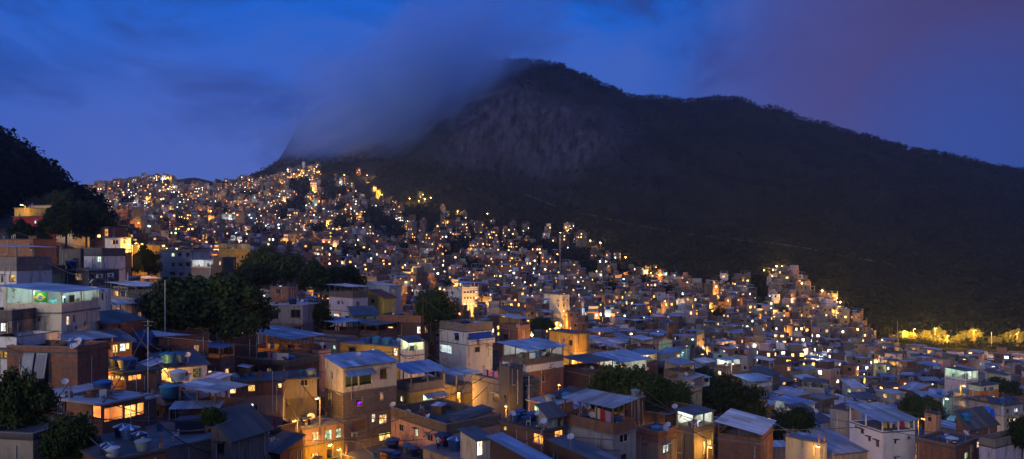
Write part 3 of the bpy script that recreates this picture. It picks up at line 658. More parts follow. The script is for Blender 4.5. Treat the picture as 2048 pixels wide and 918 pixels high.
hh('shed_wall','grey house with a plain wall rising to the right behind the hut',(893,920,984),842,905,88,30,[(None,'concrete')],('shed',.8,'dark_sheet','x'),[],dep=('D',3))
hh('yellow_alley','yellow wall house lit by an alley lamp under a blue-grey sheet',(887,913,946),772,815,108,48,[(790,'beige'),(None,'yellow')],('sheet',dict(par=.0,eave=1.7,tilt=.3,mat='sheet',over=.9)),[])
hh('stained_long','long black-stained wall house left of the dark concrete tower',(945,1000,1008),770,818,99,40,[(None,'concrete')],('parapet',.6,'concrete'),[('L',986,787,998,803,'m')],dep=('W',6))
hh('dark_tower','tall black-stained concrete block with pipes on its side',(998,1019,1046),735,820,96,44,[(None,'dark_concrete')],('flat',.05,'dark_slab'),[('L',1008,790,1012,796,'d')],cat='building')
hh('dark_side','dark low house with a pipe frame right of the concrete tower',(1030,1046,1078),768,815,99,36,[(None,'dark_concrete')],('parapet',.5,'dark_concrete'),[('R',1050,772,1058,783,'d')])
hh('white_room','house with a lit white top room under blue and dark sheets',(1005,1056,1127),730,775,117,42,[(745,'white'),(None,'brick')],('sheet',dict(par=.9,eave=2.4,tilt=.7,mat='blue_sheet',over=.8,parmat='dark_concrete',light=((.9,.97,1),260),back='white')),[('R',1083,750,1090,764,'d'),('R',1100,745,1107,758,'D')])
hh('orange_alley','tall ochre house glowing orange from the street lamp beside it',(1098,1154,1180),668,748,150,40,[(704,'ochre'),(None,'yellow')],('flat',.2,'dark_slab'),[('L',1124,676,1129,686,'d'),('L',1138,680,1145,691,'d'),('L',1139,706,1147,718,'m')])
hh('ramp_brick','brick house with a sheet-roofed terrace left of the orange alley',(998,1036,1060),660,695,148,40,[(None,'brick')],('sheet',dict(par=.9,eave=2.3,tilt=.4,mat='sheet',over=.5,parmat='brick')),[('L',1008,668,1016,678,'d')])
hh('dark_gable','small dark-roofed house with yellow wall behind the white terrace house',(998,1018,1043),625,640,190,40,[(None,'ochre')],('shed',1.2,'dark_sheet','y'),[('L',1004,628,1010,634,'y')])
hh('blue_awning','white house with grey parapet, long blue awning and bright ground floor',(879,932,985),664,708,138,42,[(690,'white'),(None,'white')],('parapet',1.5,'concrete'),
   [('L',909,669,918,680,'d'),('L',881,690.5,903,705,'O'),('R',936,672,979,687,'O'),('R',950,694,960,704,'d')])
hh('big_brick','wide dark brick house with brick parapet and one curtained lit window',(757,842,864),646,682,142,72,[(None,'dark_brick')],('parapet',1.35,'bright_brick'),[('L',773,653,786.6,668,'w'),('L',834,653,842,667,'h'),('R',849,652,856,665,'d')],dep=('W',7))
hh('yellow_row','low yellow house with blue sheets and tanks over its lit windows',(680,797,806),694,722,118,62,[(None,'yellow')],('flat',.35,'slab'),[('L',696.6,695,711.5,707,'d'),('L',743,698,757,709,'g'),('L',788,697,795,711,'E')],dep=('W',6))
hh('glass_veranda','house with a greenish lit glazed veranda under a black roof',(801,817,849),712,726,112,42,[(None,'white')],('sheet',dict(par=.75,eave=2.0,tilt=.8,mat='dark_sheet',over=.3,parmat='white',light=((.85,1,.6),240),back='cream')),[])
hh('curved_balcony','house with curved concrete balcony and tilted blue sheets',(790,822,888),784,815,100,42,[(None,'yellow')],('sheet',dict(par=1.1,eave=2.5,tilt=.9,mat='blue_sheet',over=.5,parmat='concrete')),[('L',800.5,792,806.5,803,'h'),('R',846,787,866,800,'g')])
hh('mauve','mauve-white house with a covered roof terrace near the dark trees',(658,705,736),596,652,165,48,[(624,'mauve'),(None,'white')],('sheet',dict(par=1.3,eave=2.5,tilt=.3,mat='sheet',over=.6,parmat='dark_concrete')),
   [('L',674,601,679,609,'d'),('L',683.6,603,687,609,'d'),('R',713,603,719,614,'d'),('L',667,628,678,636.6,'w'),('L',690,632,699,637.6,'d')])
hh('red_roof','yellow house under a dark red tile roof behind the brick parapet',(736,768,792),596,622,172,46,[(None,'yellow')],('shed',1.6,'tile','y'),[('L',742,599,749,606,'d')])
hh('blue_back','long blue-grey house with one yellow end wall under a flat sheet',(728,778,803),572,600,192,55,[(None,'pale_blue')],('shed',.6,'sheet','y'),[('L',760,577,765,584,'d'),('R',784,578,790,585,'m')])
hh('green_house','pale green house under a dark sloping roof',(700,707,757),631,656,150,22,[(None,'pale_green')],('shed',1.3,'dark_sheet','y'),[('R',726,634,732,640,'d'),('R',748,634,753,639,'d'),('R',718,640,723,645,'A')],dep=('D',6))
hh('party_shed','brick terrace hung with laundry under a blue sheet near the mauve house',(625,675,683),670,690,135,60,[(None,'brick')],('sheet',dict(par=.8,eave=2.2,tilt=.5,mat='blue_sheet',over=.4,parmat='brick')),[],dep=('W',6))
hh('long_terrace','long brick terrace under a dark flat roof below the green house',(683,755,768),671,690,138,60,[(None,'brick')],('sheet',dict(par=.8,eave=2.,tilt=.2,mat='dark_sheet',over=.4,parmat='brick')),[],dep=('W',6))
hh('modern_grey','frontal grey house with two big dark openings and blue deck',(526,605,614),611,672,132,78,[(648,'grey'),(None,'concrete')],('flat',.3,'pale_slab'),[('L',536,621,557,637,'d'),('L',581,619,601,635,'d'),('L',544,659,555,666,'g'),('L',563,657,574,666,'D'),('L',588,653,603,664,'d')],dep=('W',7))
hh('penthouse','brick and blue box room on the grey house\'s deck',(541,577,592),576,603,139,60,[(None,'bright_brick')],('flat',.2,'slab'),[('L',551,579,560,588,'d')],cat='roof room')
hh('cyan_yard','small house with a cyan lit yard wall behind the big tree',(498,518,542),586,620,140,50,[(None,'white')],('parapet',.5,'white'),[('R',520,590,532,600,'c'),('L',507,588,513,598,'d')])
hh('tarp_house','wide house under blue tarps with laundry and a brick parapet',(484,585,600),714,735,108,66,[(None,'brick')],('sheet',dict(par=1.0,eave=2.6,tilt=1.,mat='sheet',over=.4,parmat='brick',light=((1,.75,.5),50))),[],dep=('W',7))
hh('brick_pillar','narrow brick stair tower with white box on top and a dish',(443,468,472),676,728,99,60,[(None,'dark_brick')],('flat',.1,'slab'),[],dep=('W',4))
hh('brick_yard','low brick yard wall house left of the brick stair tower',(412,443,449),704,730,100,60,[(None,'brick')],('parapet',.3,'brick'),[],dep=('W',4))
hh('stained_pink','stained pink house with a dark open garage',(590,636,661),708,744,111,50,[(None,'pink')],('parapet',.5,'pink'),[('L',609,720,633,735,'O')])
hh('blue_grey','blue-grey rendered house below the party shed',(598,672,690),684,712,125,60,[(None,'pale_blue')],('parapet',.5,'grey'),[('L',667-1,691,671,698,'g'),('L',640,690,652,699,'d')],dep=('W',5))
hh('dark_deck','wide house with a black cluttered roof deck above the long brick house',(470,578,596),733,768,98,64,[(None,'dark_brick')],('parapet',.7,'dark_concrete'),[('L',533,737,544,747,'m')],dep=('W',6))
hh('small_brick','small dark-roofed brick house with one lit pane beside the flag house',(159,210,249),648,705,80,78,[(None,'brick')],('shed',.9,'dark_sheet','y'),[('L',168,647,174,656,'h'),('L',192,650,204,660,'d'),('R',236,650,242,658,'d')],dep=('W',6))
hh('warm_veranda','brick house with a warm lit veranda window and white balusters',(212,222,264),684,728,75,46,[(None,'brick')],('shed',.7,'dark_sheet','y'),[('R',224,689,236,706,'w'),('R',240,687,252,702,'c'),('R',253,686,259,699,'w')],dep=('D',4.5))
hh('tilted_blue','wooden house under a long steeply tilted blue sheet',(238,264,293),676,705,85,52,[(None,'wood')],('shed',1.7,'blue_sheet','y'),[])
hh('junk_deck','low house with lit gap under its cluttered tank deck',(176,252,314),747,790,69,52,[(None,'bright_brick')],('flat',.4,'dark_slab'),[('R',256,750,284,760,'o'),('L',200,750,226,757,'w'),('L',228,751,248,759,'y')])  # glowing panes stand in for the lamplit wall and roof underside
hh('blue_corner','small shack with a patched blue-white roof right of the junk deck',(268,290,316),738,760,72,48,[(None,'concrete')],('shed',.5,'pale_sheet','x'),[],cat='shack')
# behind, left
hh('dark_grey','large dark grey house with dim window and air conditioners',(77,178,238),541,585,98,66,[(None,'dark_grey')],('flat',.3,'slab'),[('L',149,546.6,163.5,561,'m'),('R',184,548,190,560,'d'),('R',201,547,207,558,'d'),('R',224,545,229,556,'d'),('R',192,550,198,556,'A'),('R',214,548,220,554,'A')])
hh('white_gap','narrow white house under the dark grey house',(158,183,222),577,640,88,60,[(None,'white')],('flat',.1,'dark_slab'),[('R',203,586,208,600,'d'),('R',186,590,190,602,'d')])
hh('pink_terrace','pink house with terrace shaded by a pale sheet on posts',(220,272,326),611,656,95,50,[(None,'peach')],('sheet',dict(par=1.0,eave=2.5,tilt=.35,mat='pale_sheet',over=.6,parmat='grey')),[('R',289,623,304,640,'d'),('L',233,614,240,628,'w'),('R',276,624,284,636,'m')])
hh('orange_window','grey house with one tall orange window left of the pink terrace',(219,252,262),578,630,99,60,[(604,'white'),(None,'grey')],('parapet',.3,'grey'),[('L',229,582,237,597,'o'),('L',240,582,250,597,'d'),('L',236,612,241,622,'h')],dep=('W',5))
hh('roof_box','dark concrete box room on the dark grey house\'s roof',(118,161,168),499,541,104,70,[(None,'dark_concrete')],('flat',.05,'dark_slab'),[('L',146,516,158,534,'d')],cat='roof room',dep=('W',4))
hh('white_box','small white roof room with dark tank wall beside the concrete box',(168,203,209),511,541,103,70,[(None,'white')],('parapet',1.0,'dark_grey'),[('L',194,513,202,524,'g')],cat='roof room',dep=('W',4))
hh('glow_brick','brick house lit orange under the trees at the far left',(-20,66,72),479,525,132,85,[(None,'bright_brick')],('flat',.1,'dark_slab'),[('L',60,484,64,500,'d')],dep=('W',6))
hh('veranda','white house with veranda and a yellow window at the left edge',(-45,33,40),528,582,90,84,[(541,'concrete'),(None,'white')],('sheet',dict(par=.9,eave=2.1,tilt=.3,mat='sheet',over=.4,parmat='concrete')),[('L',17.6,549,30,563,'y'),('L',2,551,7,565,'d')],dep=('W',6))
hh('green_low','low greenish house between the veranda house and the dark grey one',(33,75,79),537,582,94,84,[(549,'brick'),(None,'pale_green')],('parapet',.3,'dark_brick'),[('L',70,550,74.5,561,'o'),('L',48,562,53,571,'d')],dep=('W',5))
hh('magenta','crimson house with a lit white door strip under the hill trees',(26,85,98),433,475,160,74,[(None,'red')],('flat',.3,'dark_slab'),[('L',78,440,84,452,'h'),('R',87,438,92,462,'E'),('L',68,441,73,447,'c')])
hh('amber_box','small house glowing amber at the foot of the wooded hill',(29,58,62),416,433,176,75,[(None,'yellow')],('flat',.2,'slab'),[],dep=('W',5))
hh('hill_house','dark house with small windows beneath the wooded hill',(62,104,110),411,438,182,75,[(None,'beige')],('flat',.2,'slab'),[('L',92,415,98,420,'d'),('L',70,418,76,424,'m')],dep=('W',5))
hh('lit_shop','small house with a wide yellow shop opening beneath the hill',(111,146,150),424,442,180,75,[(None,'beige')],('flat',.2,'dark_slab'),[('L',113,427,121,436,'y'),('L',126,427,145,436,'y')],dep=('W',5))
hh('rubble_brick','dark brick house with broken lit windows under the hill trees',(190,217,222),454,480,172,72,[(None,'brick')],('flat',.1,'dark_slab'),[('L',194,469,201,475,'w'),('L',209,458,216,472,'o')],dep=('W',5))
hh('tarp_white','white house with a blue side wall above the orange brick house',(210,243,262),476,506,152,62,[(None,'white')],('flat',.3,'slab'),[('L',224,480,236,489,'d'),('R',246,480,251,487,'d')])
hh('orange_brick','brick house lit bright orange below the white and blue one',(208,240,262),507,545,140,60,[(None,'bright_brick')],('flat',.2,'dark_slab'),[('L',228,508,234,516,'y'),('R',246,512,252,522,'d')])
hh('star_shed','low shed lit yellow by two starry lamps',(264,288,294),490,502,192,66,[(None,'yellow')],('flat',.2,'slab'),[],dep=('W',5))
hh('green_windows','blue-grey three-storey block with two green lit windows',(303,380,384),503,568,212,70,[(None,'pale_blue')],('parapet',.5,'grey'),[('L',313,506,320,512,'g'),('L',343,506,349,513,'g'),('L',356,506,363,512,'d'),('L',372,505,379,513,'d'),('L',312,526,319,533,'d'),('L',343,526,349,533,'d'),('L',357,526,365,533,'d'),('L',372,525,379,532,'d'),('L',340,544,350,551,'d'),('L',358,545,366,552,'d')],dep=('W',8),cat='apartment block')
hh('white_bar','white house with a dazzling lit roof terrace beside the green-windowed block',(383,422,426),537,565,205,68,[(None,'pale_blue')],('sheet',dict(par=.5,eave=2.2,tilt=.3,mat='blue_sheet',over=.3,parmat='white',light=((.85,.97,1),700),back='white')),[],dep=('W',6))
hh('slim_tower','slim dark grey tower with one lit slot left of the yellow building',(425,445,449),515,566,200,66,[(None,'dark_grey')],('flat',.1,'slab'),[('L',438,522,441,530,'w'),('L',428,540,431,545,'d')],dep=('W',5),cat='building')
hh('yellow_tower','yellow building with a dark roofed terrace on top',(437,468,500),502,570,250,52,[(None,'yellow')],('sheet',dict(par=.6,eave=2.4,tilt=.3,mat='dark_sheet',over=.2,parmat='yellow',light=((1,.85,.7),220),back='beige')),[('R',473.5,511,477,517,'d'),('R',483,511,487,517,'d'),('R',473,525,477,531,'d'),('R',484,525,488,531,'d'),('L',455,510,457.5,514,'d'),('L',459,525,461.5,530,'h'),('L',446,523,450,527,'d')],cat='building')
# centre back
hh('white_four','white four-storey block with rows of small windows behind the tree',(897,924,957),578,620,330,38,[(None,'white')],('sheet',dict(par=.8,eave=2.6,tilt=.4,mat='blue_sheet',over=.4,parmat='white')),
   [('R',x,y,x+3.4,y+4.2,'d' if (x+y)%3 else 'h') for y in (582,594,605) for x in (928,934,940,946,951)]+[('L',903,584,907,588,'d'),('L',913,595,917,600,'d')],cat='apartment block')
hh('beige_tower','slim beige five-storey tower standing alone among low roofs',(1099,1124,1139),590,655,300,40,[(None,'cream')],('flat',.2,'slab'),
   [('R',x,y,x+2.8,y+4,'h' if (x,y)==(1126.5,620) else 'd') for y in (598,609,620,631) for x in (1126.5,1133)]+[('L',1115,599,1118,603,'d'),('L',1115,610,1118,614,'d')],cat='building')
# right block
hh('sheet_right','house with a pale sheet on posts right of the orange alley',(1197,1214,1252),710,735,160,32,[(None,'grey')],('sheet',dict(par=.9,eave=2.4,tilt=.4,mat='sheet',over=.6,parmat='concrete')),[('R',1228,713,1236,722,'d')],dep=('D',7))
hh('small_lit','small grey house with one yellow window by the utility pole',(1168,1180,1196),694,720,165,36,[(None,'grey')],('flat',.2,'dark_slab'),[('R',1182,697,1189,704,'y')],dep=('D',6))
hh('dark_veranda','dark house with columned veranda beside the green bushes',(1155,1172,1226),750,780,128,34,[(None,'dark_brick')],('sheet',dict(par=.8,eave=2.1,tilt=.3,mat='dark_sheet',over=.4,parmat='dark_brick')),[],dep=('D',7))
hh('hall_roof','house with a broad bright blue roof over a lit greenish hall',(1196,1238,1293),750,772,138,38,[(None,'concrete')],('sheet',dict(par=.3,eave=2.4,tilt=1.1,mat='blue_sheet',over=.9,parmat='white',light=((.85,1,.85),420),back='white')),[])
hh('pink_cream','pink-cream house with stepped parapet in the middle distance',(1296,1318,1345),690,718,228,42,[(None,'peach')],('parapet',1.1,'peach'),[('L',1306,693,1310,699,'d'),('R',1332,694,1335,698,'d')])
hh('yellow_lit','low house with a glowing yellow wall under a blue sheet',(1245,1276,1302),711,728,188,42,[(None,'ochre')],('flat',.3,'slab'),[('R',1279,713,1285,722,'y'),('R',1268+20,712,1294,720,'y')])
hh('cyan_lit','grey house flooded by a cyan lamp',(1344,1362,1380),697,716,230,42,[(None,'grey')],('flat',.3,'slab'),[('L',1348,700,1352,705,'m')])
hh('pink_far','small bright pink house among dark roofs',(1402,1415,1422),695,712,268,46,[(None,'pink')],('flat',.2,'slab'),[('L',1406,698,1409,702,'d')])
hh('lit_terrace','brick house with a bright white terrace on its upper floor',(1432,1450,1482),738,762,190,34,[(None,'bright_brick')],('sheet',dict(par=.7,eave=2.2,tilt=.3,mat='sheet',over=.4,parmat='brick',light=((.85,1,.95),420),back='white')),[('L',1436,742,1442,750,'h')])
hh('pale_pair','house with two light blue sheet roofs above the dark grove',(1388,1404,1428),727,745,210,42,[(None,'concrete')],('shed',.8,'pale_sheet','y'),[('R',1412,730,1417,735,'d')])
hh('beige_wall','beige house with a bare slanting wall behind the bushes',(1330,1384,1392),760,790,128,55,[(None,'beige')],('shed',-1.1,'sheet','y'),[],dep=('W',6))
hh('pale_green','pale green and brown house left of the round dark tree',(1350,1386,1404),785,812,121,48,[(None,'pale_green')],('parapet',.6,'beige'),[])
hh('parapet_box','dark house with a high empty brick parapet round its roof',(1274,1330,1395),850,880,97,44,[(None,'dark_brick')],('parapet',1.35,'dark_brick'),[('L',1290,852,1300,862,'m')])
hh('tank_pillar','brick stair tower carrying a grey tank above the green bushes',(1260,1272,1289),797,860,96,40,[(None,'dark_brick')],('flat',.1,'slab'),[])
hh('fair_terrace','black-stained house with lit cluttered terrace and two yellow windows',(1352,1388,1428),868,940,94,40,[(None,'dark_concrete')],('sheet',dict(par=.8,eave=2.4,tilt=.3,mat='dark_sheet',over=.3,parmat='dark_concrete',light=((.9,1,.85),330),back='white')),[('R',1406.7,882,1412,905,'y'),('R',1415,877,1424,898,'y')])
hh('cyan_window','brick house with a cyan lit window and cluttered blue tarps on top',(1272,1316,1354),874,940,91,42,[(888,'brick'),(None,'concrete')],('parapet',.6,'brick'),[('R',1326,888.6,1338,906,'c')])
hh('brick_band','concrete house with brick-band terrace under a broad tilted sheet',(1128,1226,1272),871,940,79,43,[(None,'grey')],('sheet',dict(par=1.25,eave=3.,tilt=.5,mat='sheet',over=.3,parmat='brick',dir='x')),[('R',1240,868,1257,884,'d'),('R',1242,908,1253,920,'d')])
hh('orange_panes','dark brick house with three glowing orange windows',(1000,1088,1129),864,940,80,43,[(None,'brick')],('flat',.25,'dark_slab'),[('L',1066,868,1086,887,'o'),('R',1110,861,1126,878,'o'),('L',1006,852,1013,861,'y')])
hh('roof_hut','grey roof hut with slanting top over the orange windows',(1080,1097,1126),834,854,81,40,[(None,'grey')],('shed',.9,'dark_sheet','y'),[('R',1116,836,1124,852,'d')],cat='roof room')
hh('pale_deck','house with a pale blue flat roof and a greenish lit window',(1058,1105,1146),810,845,95,44,[(None,'bright_brick')],('flat',.35,'pale_slab'),[('L',1067.6,812,1079,822,'g')])
hh('slit_sheet','low house under blue corrugated sheet with light shining through slits',(980,1086,1110),932,970,67,42,[(None,'dark_brick')],('shed',1.2,'blue_sheet','y'),[])
hh('dark_strip','low house with a dark ribbed roof at the bottom below the brick-band house',(1100,1200,1230),925,960,71,42,[(None,'dark_brick')],('shed',.8,'dark_sheet','y'),[])
hh('ribbed_blue','house under a bright ribbed blue-white sheet between two trees',(1436,1521,1537),888,940,89,60,[(None,'brick')],('sheet',dict(par=.7,eave=1.2,tilt=1.,mat='pale_sheet',over=.4,parmat='brick')),[],dep=('W',8))
hh('lamp_wall','yellow lamplit wall house between the leafy tree and the grey roof',(1628,1640,1652),888,940,94,36,[(None,'cream')],('flat',.2,'slab'),[],dep=('D',5))
hh('grey_shed','long low shed under a wide grey roof left of the white block',(1636,1668,1742),908,950,97,18,[(None,'beige')],('shed',1.4,'sheet','y'),[],dep=('D',13))
hh('white_block','tall white house with roofed laundry terrace and small windows',(1699,1765,1830),865,960,96,14,[(None,'clean_white')],('sheet',dict(par=.15,eave=1.45,tilt=.9,mat='sheet',over=.5,parmat='clean_white')),
   [('L',1709,850,1713.6,857,'d'),('L',1721,859,1727.6,867,'d'),('L',1736,874,1741.5,882,'d'),('L',1751,881,1758,894,'d'),('R',1788.6,880,1793,887,'d'),('R',1788,914,1794,922,'d'),('R',1810,872,1816,878,'A')])
hh('grey_plain','blank grey house wall left of the white block',(1660,1696,1702),822,862,112,42,[(None,'grey')],('flat',.2,'dark_slab'),[],dep=('W',5))
hh('black_roof','house under a broad black roof with one white side wall',(1574,1632,1663),846,866,113,30,[(None,'mauve')],('shed',1.6,'dark_sheet','y'),[])
hh('green_side','brick house with green side wall and cluttered tank deck at lower right',(1833,1911,1962),897,950,88,36,[(None,'brick')],('parapet',.35,'brick'),[('R',1929.6,905,1937,918,'g'),('R',1953,882,1959,896,'h'),('R',1943,890,1947,902,'d')])
hh('slate_roof','house under a wide slate-blue roof behind the green-sided brick house',(1912,1938,1994),856,880,106,28,[(None,'brick')],('shed',1.7,'dark_sheet','y'),[('R',1950,858,1958,866,'d')])
hh('orange_cube','small plaster house lit orange right of the white block',(1849,1872,1882),829,852,120,34,[(None,'peach')],('flat',.2,'dark_slab'),[('L',1856,834,1863,842,'d')])
hh('turquoise_lit','house with a turquoise lit side wall and brown front',(1888,1904,1927),795,818,165,30,[(None,'beige')],('flat',.3,'dark_slab'),[('R',1913,801,1919,809,'d')])
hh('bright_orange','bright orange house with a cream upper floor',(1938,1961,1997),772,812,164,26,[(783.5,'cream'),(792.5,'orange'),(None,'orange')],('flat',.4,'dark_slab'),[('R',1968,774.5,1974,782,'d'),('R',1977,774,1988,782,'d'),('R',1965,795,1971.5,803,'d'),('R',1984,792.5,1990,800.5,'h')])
hh('green_bar','narrow house with a green lit glass bar on top',(1925,1932,1956),763,790,190,22,[(None,'mauve')],('sheet',dict(par=.6,eave=2.6,tilt=.2,mat='dark_sheet',over=.2,parmat='white',light=((.6,1,.7),480),back='white')),[],dep=('D',6))
hh('two_lit','grey two-storey house with white lit windows at the right edge',(1994,2008,2046),812,852,130,24,[(833,'grey'),(None,'beige')],('flat',.4,'dark_slab'),[('R',2018,836,2025,843,'h'),('R',2027,837,2032,846,'h'),('R',2029,817,2036,824,'c'),('R',2013,818,2018,826,'d')],dep=('D',7))
hh('tarp_lit','dark house hung with lit bright blue tarpaulins',(1956,1984,2004),820,846,134,30,[(None,'dark_brick')],('flat',.3,'dark_slab'),[('R',1996,822,2001,828,'h')])
hh('edge_deck','concrete deck house in the bottom right corner',(1958,1990,2060),896,950,86,30,[(None,'mauve')],('parapet',.9,'concrete'),[])
hh('white_apt','pale five-storey block with scattered cool lit windows on the right plain',(1786,1792,1822),722,752,285,16,[(None,'grey')],('parapet',.6,'grey'),[('R',1796+7*i,y,1799.6+7*i,y+3.6,'c' if (i+int(y))%3==0 else 'd') for i in range(4) for y in (725,733,741)],cat='apartment block',dep=('D',8))

for _px,_r,_ys in ((1120,6.5,(215,226,238,250,262,274,286)),(932,8,(240,255,270,285,300,315))):
    for _y in _ys: FOOT.append(((_px-CX)/F*_y,_y,_r))
# ------------------------------------------------------------------ trees (foot of trunk from the photograph)
def T(px,py,Y): return P(px,py,Y)
tree(T(424,712,100),9.3,11.6,'huge dark spreading tree rising over the slanting pale blue roof',0,7,.01,rot=1)
tree(T(36,930,50),2.2,6.5,'leafy tree filling the bottom left corner beside the brick annex',1,2.4,.1,rot=2)
tree(T(142,955,47),1.6,4.,'rounded bushy tree beside the lit unfinished brick house',2,1.6,.1,rot=.5)
tree(T(424,866,60),1.1,2.2,'small green shrub growing on the grey roof deck',0,1,.1)
tree(T(543,604,200),9.2,14.6,'broad dark tree right of the yellow building',1,7,.15)
tree(T(505,600,180),5.5,9.,'lower dark tree left of the frontal grey house',4,5,.15)
tree(T(640,612,185),5.6,11.4,'dark tree between the broad one and the mauve house',3,5,.12)
tree(T(690,606,195),5.4,10.2,'dark bushy tree just above the mauve house roof',4,4.5,.12)
tree(T(634,694,138),2.9,8.8,'slim dark tree between the grey frontal house and the mauve house',2,2.8,.2)
tree(T(868,714,147),4.6,13.8,'tall dark tree before the white four-storey block',0,4.6,.38)
tree(T(1250,866,104),5.6,9.4,'green bushes above the cluttered brick-band terrace',2,4.4,.05)
tree(T(1325,854,108),4.4,7.6,'green bushy tree left of the pale green house',1,3.6,.05)
tree(T(1466,872,128),5.7,10.6,'big round dark tree above the ribbed blue-white sheet',3,5.5,.1)
tree(T(1590,930,108),3.5,8.6,'dense dark tree left of the yellow lamplit wall',4,3.5,.1)
tree(T(1352,800,185),4.5,10,'dark grove tree behind the beige slanting wall',3,4.5,.1)
tree(T(1402,805,188),4.2,9.4,'dark tree right of the grove behind the beige wall',4,4.2,.1)
tree(T(1846,872,148),4.4,8.4,'dark tree right of the white block\'s roof',0,4.2,.1)
tree(T(1085,668,220),4,5,'green bushes below the beige tower',2,4,.05)
tree(T(296,572,165),3.1,9.2,'dark slender tree before the green-windowed block',3,3,.1)
tree(T(262,560,160),2.4,5.6,'low tree beside the brick house lit orange',2,2.4,.1)
tree(T(2044,930,88),1.6,6,'dark tree at the right edge of the photo',4,1.6,.1)
tree(T(2000,800,190),5,6,'dark bushes behind the bright orange house',3,5,.05)
tree(T(150,505,205),6.5,17,'tall dark tree on the hill shoulder left of the far town',3,6,.1)
tree(T(190,505,212),5.,13.5,'dark tree at the outer edge of the wooded hill',4,5,.1)
tree(T(115,470,215),6,13,'dark tree above the crimson house',0,6,.12)
tree(T(225,500,190),4,6.5,'low dark tree above the white house with the blue side wall',4,4,.08)
tree(T(52,500,150),3.2,6.2,'dark round bush in front of the crimson house',3,3.2,.05)
tree(T(85,505,148),2.,4.2,'small dark bush right of the round bush by the crimson house',4,2,.05)
tree(T(1520,668,395),5.2,20,'tall dark tree patch inside the far lit quarter',3,5,.08)
tree(T(132,482,168),4.2,9.5,'dark tree right of the wide yellow shop',3,4,.05)
tree(T(172,498,172),4.6,11,'dark tree below the tall one on the hill shoulder',4,4,.05)
tree(T(110,486,152),3.2,6,'dark bush under the crimson house stair',3,3,.05)
# palm over the white four-storey block
def palm(p,h,r,label):
    t=thing('palm_tree',label,'palm tree',p,0); m=MB(); m.tube((0,0,-.5),(.1,0,h*.5),.16,.13,'bark',8); m.tube((.1,0,h*.5),(.05,0,h),.13,.11,'bark',8); m.build('trunk',t)
    rr=random.Random(4); f=MB()
    for i in range(18):
        a=2*math.pi*i/18+rr.uniform(-.15,.15); up=rr.uniform(.1,.9); pv=Vector((.05,0,h)); 
        for s in range(1,7):
            q=Vector((.05+math.cos(a)*r*s/6,math.sin(a)*r*s/6,h+r*(up*s/6-1.05*(s/6)**2))); d=(q-pv); sd=d.cross(Vector((0,0,1))).normalized()
            for k in range(4):
                b=pv.lerp(q,k/4); w=r*.3*(1-(s-1+k/4)/6.3)
                for sg in (-1,1): e=b+sd*sg*w+d*.5-Vector((0,0,w*.5)); f.face([b,b+d*.16,e],'leaf_dark',[(0,0)]*3)
            pv=q
    f.build('crown',t); return t
palm(T(893,690,170),14.6,3.6,'palm with drooping fronds beside the white four-storey block')
for i,(px,py,h) in enumerate(((12,672,1.6),(22,676,1.9),(30,674,1.3))): palm(ondeck(HH['palm_terrace'],px,py+18),h*.6,.7,('short','tallest','middle')[i]+' potted palm on the white terrace at the left edge')
# lamp-lit roadside trees on the right plain
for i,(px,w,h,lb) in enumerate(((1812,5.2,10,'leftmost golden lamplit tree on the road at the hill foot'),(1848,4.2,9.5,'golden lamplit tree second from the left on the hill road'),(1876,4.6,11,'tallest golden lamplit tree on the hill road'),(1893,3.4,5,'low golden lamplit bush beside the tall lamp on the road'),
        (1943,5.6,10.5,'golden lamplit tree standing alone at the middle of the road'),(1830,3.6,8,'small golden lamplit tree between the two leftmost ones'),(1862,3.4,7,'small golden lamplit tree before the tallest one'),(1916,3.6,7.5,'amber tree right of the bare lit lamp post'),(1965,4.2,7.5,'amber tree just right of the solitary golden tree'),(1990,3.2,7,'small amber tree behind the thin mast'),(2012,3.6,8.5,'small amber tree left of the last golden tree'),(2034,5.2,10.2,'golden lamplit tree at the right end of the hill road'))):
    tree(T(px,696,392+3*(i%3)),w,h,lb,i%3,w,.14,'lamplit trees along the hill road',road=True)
for px,top,lb in ((1806,662,'lamp post standing in the leftmost golden tree'),(1827,657,'tall lamp post above the golden trees'),(1870,656,'lamp post shining over the tallest golden tree'),(1895,671,'bare lit lamp post right of the golden trees'),(1948,660,'lamp post over the solitary golden tree'),(2034,664,'lamp post in the last golden tree at right')):
    b=T(px,704,388); street_lamp(b,P(px,top,388).z-b.z,SOD,34000,lb,0,'street lamps on the hill road',rlight=.3)
for px,py,lb in ((1983,650,'thin mast right of the solitary golden tree'),(1795,642,'dark mast at the left end of the golden trees')):
    tag(line('mast',[T(px,705,386),T(px,py+14 if px>1900 else py,386)],.12,'metal','x','mast'),lb,'mast')

